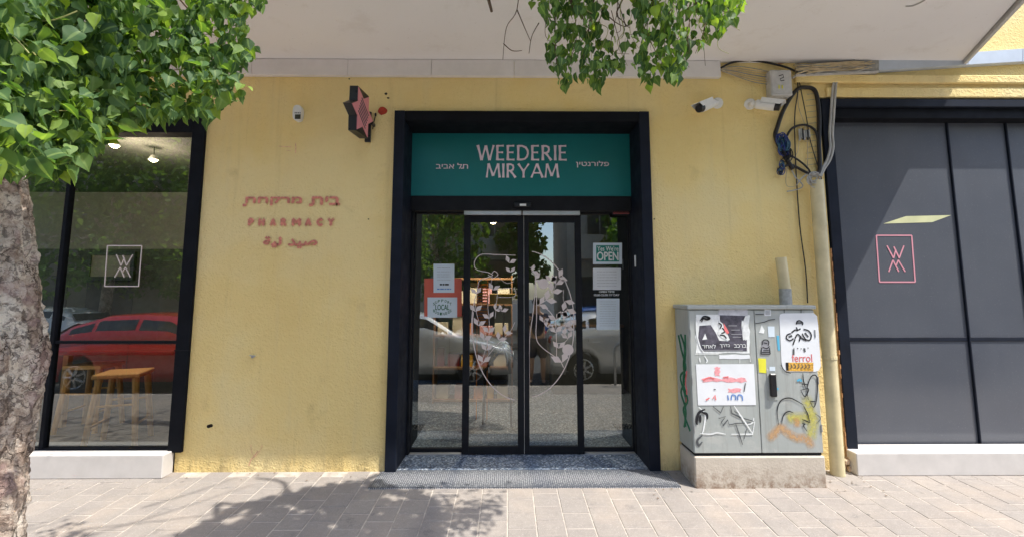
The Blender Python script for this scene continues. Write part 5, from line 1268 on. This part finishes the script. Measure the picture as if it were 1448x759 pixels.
# trees across the street
def far_tree(x, y, h, r, seed, label, n=3000):
    random.seed(seed); T = thing('street_tree', (x, y, -.2), label, 'tree', 'trees across the street')
    m = MB(); m.tube([(x, y, -.25), (x+.1, y, h*.25), (x-.05, y+.1, h*.45)], [.2, .16, .13], 10); m.build('trunk', M['bark'], parent=T, smooth=True)
    cl = []
    for k in range(9):
        a = random.uniform(0, 6.28); c = Vector((x+math.cos(a)*r*.6*random.random()**.5, y+math.sin(a)*r*.6, h*.62+random.uniform(-.28, .36)*h)); cl.append(c)
        m = MB(); m.tube([(x, y, h*.4), ((x+c.x)/2, (y+c.y)/2, (h*.4+c.z)/2+.2), tuple(c)], [.07, .05, .02], 6); m.build('branch', M['bark'], parent=T)
    pts = []
    for k in range(n):
        c = random.choice(cl); d = Vector((random.gauss(0, 1), random.gauss(0, 1), random.gauss(0, .8))).normalized()*r*.5*random.uniform(.55, 1.05)**.7
        pts.append((c.x+d.x, c.y+d.y, c.z+d.z))
    leaf_mass('crown', np.array(pts), .20, 'far_leaf', T, .5, .8)
far_tree(-14.2, -11.9, 8.6, 3.3, 1, 'leafy green tree across the street, seen reflected in the left shop window', 7000)
far_tree(-18.5, -11.9, 6.6, 2.6, 7, 'tall leafy tree across the street at the far left of the row', 3000)
far_tree(-11.2, -12.4, 5.6, 1.9, 8, 'small tree between two bigger trees across the street', 2600)
far_tree(-2.6, -12.2, 6.4, 1.9, 2, 'green tree across the street, reflected above the fixed door pane', 2800)
far_tree(.55, -14.0, 5.0, 1.1, 3, 'narrow green tree across the street, reflected behind the right sliding door', 2000)
far_tree(4.6, -12.2, 6.2, 2.1, 4, 'broad green tree across the street beyond the parked hatchback', 2800)

# ================================================================ BUILDINGS ACROSS THE STREET
def far_building(x0, x1, y, h, mat, label, seed, storeys=4):
    random.seed(seed); Bd = thing('apartment_building', ((x0+x1)/2, y, -.2), label, 'building')
    m = MB(); m.box(x0, x1, y-6, y, -.2, h); m.box(x0-.1, x1+.1, y-6.1, y+.1, h+.001, h+.3); m.build('wall', M[mat], parent=Bd)
    fl = h/storeys; n = max(2, int((x1-x0)/2.6))
    for f in range(1, storeys):
        for k in range(n):
            cx = x0+(k+.5)*(x1-x0)/n; z = f*fl+.9
            m = MB(); m.box(cx-.62, cx+.62, y+.001, y+.06, z-.06, z); m.box(cx-.62, cx+.62, y+.001, y+.05, z+1.3, z+1.36); m.box(cx-.62, cx-.56, y+.001, y+.05, z+.001, z+1.299); m.box(cx+.56, cx+.62, y+.001, y+.05, z+.001, z+1.299); m.box(cx-.02, cx+.02, y+.001, y+.04, z+.001, z+1.299)
            wd = m.build('window', M['far_trim'], parent=Bd)
            MB().box(cx-.559, cx+.559, y+.0005, y+.01, z+.001, z+1.299).build('pane', M['far_window'], parent=wd)
        if f % 2: m = MB(); m.box(x0+.4, x0+3.4, y+.07, y+1.2, f*fl, f*fl+.15); m.box(x0+.4, x0+3.4, y+1.1, y+1.2, f*fl+.151, f*fl+1.0); m.build('balcony', M['far_wall_white'], parent=Bd)
    k = 0; x = x0+.5
    while x < x1-2:
        m = MB(); m.box(x, x+1.9, y+.001, y+.03, 0, 2.3); m.build('shop_door', M['far_window'], parent=Bd); x += 2.7
    return Bd
far_building(-26, -13.5, -14.7, 12, 'far_wall_beige', 'beige apartment block at the far left across the street', 11)
far_building(-13.3, -3.2, -14.9, 13, 'far_wall_white', 'white apartment block with balconies facing the left shop window', 12)
far_building(-3.0, .2, -15.6, 9, 'far_wall_beige', 'narrow beige building opposite the entrance', 13, 3)
far_building(2.6, 11.5, -14.8, 12, 'far_wall_white', 'pale apartment block opposite, right of the sky gap', 14)
far_building(11.8, 26, -14.7, 14, 'far_wall_beige', 'tall beige apartment block across the street at far right', 15)

# ================================================================ CARS
def lerp(pts, x):
    if x <= pts[0][0]: return pts[0][1]
    for (a, b), (c, d) in zip(pts, pts[1:]):
        if x <= c: return b+(d-b)*(x-a)/(c-a)
    return pts[-1][1]
def car(name, loc, rz, pt, label, L=4.2, roofh=1.47, group='cars parked along the kerb', top=None):
    C = thing(name, loc, label, 'car', group, rz)
    top = top or [(0, .62), (.12, .74), (.5, .86), (.95, .96), (1.15, 1.03), (1.85, roofh-.04), (2.5, roofh), (3.2, roofh-.03), (3.75, roofh-.20), (4.05, 1.02), (4.2, .80)]
    wx = (.82, 3.42); wr = .36
    N = 84; rings = []; mb = MB()
    for i in range(N+1):
        x = L*i/N; zt_ = lerp(top, x); e = min(1, (x+.02)/.35)**.35*min(1, (L-x+.02)/.3)**.35; hw = .87*(.62+.38*e)
        zb_ = .22
        for w_ in wx:
            if abs(x-w_) < wr: zb_ = max(zb_, .31+math.sqrt(wr*wr-(x-w_)**2))
        belt = min(.96, zt_-.02)
        tw_ = hw*.93 if zt_ < 1.0 else hw*.93-(zt_-.96)*.48
        pr = [(0, .2 if zb_ < .3 else zb_), (hw*.92, zb_), (hw, min(max(zb_+.1, .45), belt-.08)), (hw*1.0, min(max(zb_+.15, .66), belt-.04)), (hw*.965, belt), (tw_, zt_-.03 if zt_ > 1.0 else zt_-.01), (tw_*.72, zt_+.015), (0, zt_+.03)]
        full = [(x, p[0], p[1]) for p in pr] + [(x, -p[0], p[1]) for p in pr[-2:0:-1]]
        rings.append(full)
    k = len(rings[0])
    mb.add([q for r_ in rings for q in r_], [(i*k+j, i*k+(j+1) % k, (i+1)*k+(j+1) % k, (i+1)*k+j) for i in range(N) for j in range(k)] + [tuple(range(k-1, -1, -1)), tuple(N*k+j for j in range(k))])
    mb.build('body', M[pt], parent=C, local=True, smooth=True)
    def side(xa, xb, sg):
        m = MB(); n = 10; vs = []
        for i in range(n+1):
            x = xa+(xb-xa)*i/n; zt_ = lerp(top, x)-.085; z0 = .985; zt_ = max(zt_, z0+.01)
            f = lambda z: (.87*.93-(z-.96)*.48)+.010
            vs += [(x, sg*f(z0), z0), (x, sg*f(zt_), zt_)]
        m.add(vs, [(2*i, 2*i+2, 2*i+3, 2*i+1) if sg < 0 else (2*i+1, 2*i+3, 2*i+2, 2*i) for i in range(n)])
        m.build('side_window', M['car_glass2'], parent=C, local=True)
    for sg in (-1, 1): side(1.28, 1.86, sg) if False else None; side(1.38, 2.42, sg); side(2.50, 3.25, sg); side(3.32, 3.72, sg)
    def scr(xa, za, xb, zb_, nm):
        wa = .87*.93-(za-.96)*.48-.05; wb = .87*.93-(zb_-.96)*.48-.07; nv = Vector((-(zb_-za), 0, (xb-xa))).normalized()*(1 if xb > xa else -1)*.022
        m = MB(); m.add([Vector((xa, -wa, za))+nv, Vector((xa, wa, za))+nv, Vector((xb, wb, zb_))+nv, Vector((xb, -wb, zb_))+nv], [(0, 3, 2, 1)]); m.build(nm, M['car_glass2'], parent=C, local=True)
    scr(1.20, lerp(top, 1.20)+.03, 1.80, lerp(top, 1.80)+.02, 'windscreen'); scr(4.02, lerp(top, 4.02)+.03, 3.78, lerp(top, 3.78)+.02, 'rear_window')
    for x in wx:
        for sg in (-1, 1):
            m = MB(); m.tube([(x, sg*.66, .315), (x, sg*.69, .315), (x, sg*.86, .315), (x, sg*.875, .315)], [.29, .315, .315, .29], 24); tyre = m.build('wheel', M['tyre'], parent=C, local=True)
            m = MB(); m.tube([(x, sg*.868, .315), (x, sg*.880, .315)], [.20, .19], 24); m.build('rim_disc', M['black_plastic'], parent=tyre, local=True)
            m = MB()
            for s_ in range(7):
                a = s_*2*math.pi/7; m.tube([(x+.03*math.cos(a), sg*.885, .315+.03*math.sin(a)), (x+.19*math.cos(a), sg*.884, .315+.19*math.sin(a))], [.03, .022], 5)
            m.tube([(x+.205*math.cos(i*.2618), sg*.882, .315+.205*math.sin(i*.2618)) for i in range(25)], .014, 5)
            m.build('rim', M['rim'], parent=tyre, local=True)
    for sg in (-1, 1):
        m = MB(); m.sphere((.20, sg*.60, .70), .13, 12, sx=1.0, sy=1.25, sz=.62); m.build('headlight', M['head_lamp'], parent=C, local=True, smooth=True)
        m = MB(); m.sphere((4.08, sg*.66, .86), .11, 10, sx=.7, sy=1, sz=1.3); m.build('tail_light', M['tail_lamp'], parent=C, local=True, smooth=True)
        m = MB(); m.sphere((1.45, sg*.96, 1.03), .10, 10, sx=.6, sy=1.1, sz=.75); m.tube([(1.42, sg*.80, 1.0), (1.45, sg*.92, 1.0)], .02, 6); m.build('wing_mirror', M[pt], parent=C, local=True, smooth=True)
        for hx in (2.25, 3.05):
            m = MB(); m.box(hx, hx+.18, sg*.865, sg*.895, .86, .885, .005); m.build('door_handle', M[pt], parent=C, local=True)
        m = MB()
        for hx in (1.30, 2.46, 3.28): m.tube([(hx, sg*.872, .34), (hx+.01, sg*.874, .66), (hx+.02, sg*.845, .96)], .004, 4)
        m.build('door_gap', M['black_plastic'], parent=C, local=True)
    m = MB(); m.box(-.015, .05, -.45, .45, .30, .44, .01); m.build('grille', M['black_plastic'], parent=C, local=True)
    m = MB(); m.box(-.03, -.016, -.26, .26, .46, .57, .003); m.build('number_plate', M['paint_white'], parent=C, local=True)
    return C
M['car_glass2'] = simple('car_window_dark', (.02, .025, .028), .04, spec=.9)
RZ = -.33
zc_ = -5.42
car('parked_car', (.10, zc_, RZ), math.pi, 'silver_paint', 'silver hatchback parked nose right behind the photographer, reflected in the doors')
car('parked_car', (5.0, zc_-.05, RZ), math.pi, 'silver_paint', 'second silver hatchback, its tail towards the entrance, reflected in right pane', L=4.2)
car('parked_car', (-4.75, zc_, RZ), math.pi, 'red_paint', 'red hatchback parked at the kerb, reflected in the left shop window')
car('parked_car', (-9.4, zc_+.0, RZ), math.pi, 'white_paint', 'white car at the left end of the parked row')
car('parked_car', (9.7, zc_, RZ), math.pi, 'dark_paint', 'dark car at the right end of the parked row')
car('parked_car', (.60, -10.3, RZ), 0, 'blue_paint', 'blue car parked on the far side of the road')
car('parked_car', (-17.0, -10.3, RZ), 0, 'white_paint', 'white car on the far side of the road, left end, seen above the red hatchback')
car('parked_car', (-11.6, -10.3, RZ), 0, 'silver_paint', 'silver car on the far side of the road next to the white one')
car('parked_car', (6.5, -10.3, RZ), 0, 'white_paint', 'white car parked on the far side of the road')
# hoop bollard
def hoop(x, y, label):
    m = MB(); z = gz(y); m.tube([(x-.28, y, z-.05), (x-.28, y, z+.62)] + [(x-.28+.28*(1-math.cos(R(a))), y, z+.62+.22*math.sin(R(a))) for a in range(15, 180, 15)] + [(x+.28, y, z+.62), (x+.28, y, z-.05)], .024, 10)
    m.build('hoop_bollard', M['galvanised'], label=label, cat='bollard', smooth=True)
hoop(2.35, -3.85, 'grey steel hoop bollard at the kerb, reflected in the right door pane')

# ================================================================ PHOTOGRAPHER (seen only in the glass)
def skin_mesh(name, joints, bones, mat, parent, sub=2, mats=None, zcut=None):
    me = bpy.data.meshes.new(name); me.from_pydata([j[0] for j in joints], bones, []); o = bpy.data.objects.new(name, me); col.objects.link(o)
    mod = o.modifiers.new('s', 'SKIN'); ss = o.modifiers.new('b', 'SUBSURF'); ss.levels = sub; ss.render_levels = sub
    for i, j in enumerate(joints):
        r = j[1] if isinstance(j[1], tuple) else (j[1], j[1]); me.skin_vertices[0].data[i].radius = r
    me.skin_vertices[0].data[0].use_root = True
    ev = bpy.data.meshes.new_from_object(o.evaluated_get(bpy.context.evaluated_depsgraph_get()))
    bpy.data.objects.remove(o); ev.name = name
    q = bpy.data.objects.new(name, ev); col.objects.link(q); q.parent = parent; WL[q.name] = WL[parent.name]
    ev.materials.clear(); ev.materials.append(M[mat]); ev.polygons.foreach_set('use_smooth', [True]*len(ev.polygons)); return q
try:
    PX, PY = .62, -4.72
    Pn = thing('person', (PX, PY, -.33), 'person in dark navy shirt and shorts standing between the parked cars', 'person')
    J = [((0, 0, .95), (.155, .12)), ((0, 0, 1.15), (.14, .11)), ((0, -.01, 1.38), (.17, .12)), ((0, 0, 1.50), (.06, .06)), ((0, .02, 1.60), (.07, .085)), ((0, .03, 1.70), (.075, .09)),
         ((.19, 0, 1.42), .06), ((.24, .12, 1.20), .045), ((.14, .34, 1.34), .035), ((.10, .40, 1.38), (.035, .022)),
         ((-.19, 0, 1.42), .06), ((-.26, .12, 1.20), .045), ((-.20, .34, 1.34), .035), ((-.17, .40, 1.38), (.035, .022)),
         ((.10, 0, .88), .09), ((.12, .02, .48), .058), ((.12, -.02, .26), .058), ((.13, -.03, .08), .036), ((.14, .12, .035), (.045, .03)),
         ((-.10, 0, .88), .09), ((-.12, .02, .48), .058), ((-.13, -.02, .26), .058), ((-.14, -.03, .08), .036), ((-.16, .12, .035), (.045, .03))]
    Bn = [(0, 1), (1, 2), (2, 3), (3, 4), (4, 5), (2, 6), (6, 7), (7, 8), (8, 9), (2, 10), (10, 11), (11, 12), (12, 13), (0, 14), (14, 15), (15, 16), (16, 17), (17, 18), (0, 19), (19, 20), (20, 21), (21, 22), (22, 23)]
    skin_mesh('body', J, Bn, 'skin', Pn)
    sj = [(a, tuple(v+.018 for v in (b if isinstance(b, tuple) else (b, b)))) for a, b in [J[0], J[1], J[2], J[6], ((.235, .10, 1.24), .045), J[10], ((-.25, .10, 1.24), .045)]]
    skin_mesh('shirt', sj, [(0, 1), (1, 2), (2, 3), (3, 4), (2, 5), (5, 6)], 'navy_cloth', Pn)
    hj = [(J[0][0], (.165, .135)), (J[14][0], (.115, .115)), ((.12, .01, .52), (.10, .10)), (J[19][0], (.115, .115)), ((-.12, .01, .52), (.10, .10))]
    skin_mesh('shorts', hj, [(0, 1), (1, 2), (0, 3), (3, 4)], 'navy_cloth', Pn)
    m = MB(); m.sphere((0, .01, 1.72), .105, 14, sy=1.05, sz=.9); m.build('hair', M['hair'], parent=Pn, local=True, smooth=True)
    for sg in (-1, 1):
        for k in range(5):
            a = (sg*.15-.02+(.014*(k-2)), .41, 1.385+(.012 if k == 0 else 0)); m = MB(); m.tube([a, (a[0]-sg*.004, a[1]+.03+.006*(2-abs(k-2)), a[2]+.02), (a[0]-sg*.012, a[1]+.035, a[2]+.045)], [.009, .008, .006], 6); m.build('finger', M['skin'], parent=Pn, local=True, smooth=True)
        m = MB(); m.box(sg*.14-.05, sg*.14+.05, -.08, .20, 0, .07, .03); m.build('shoe', M['ink_black'], parent=Pn, local=True, smooth=True)
except Exception as ex:
    print('PERSON FAILED', ex)
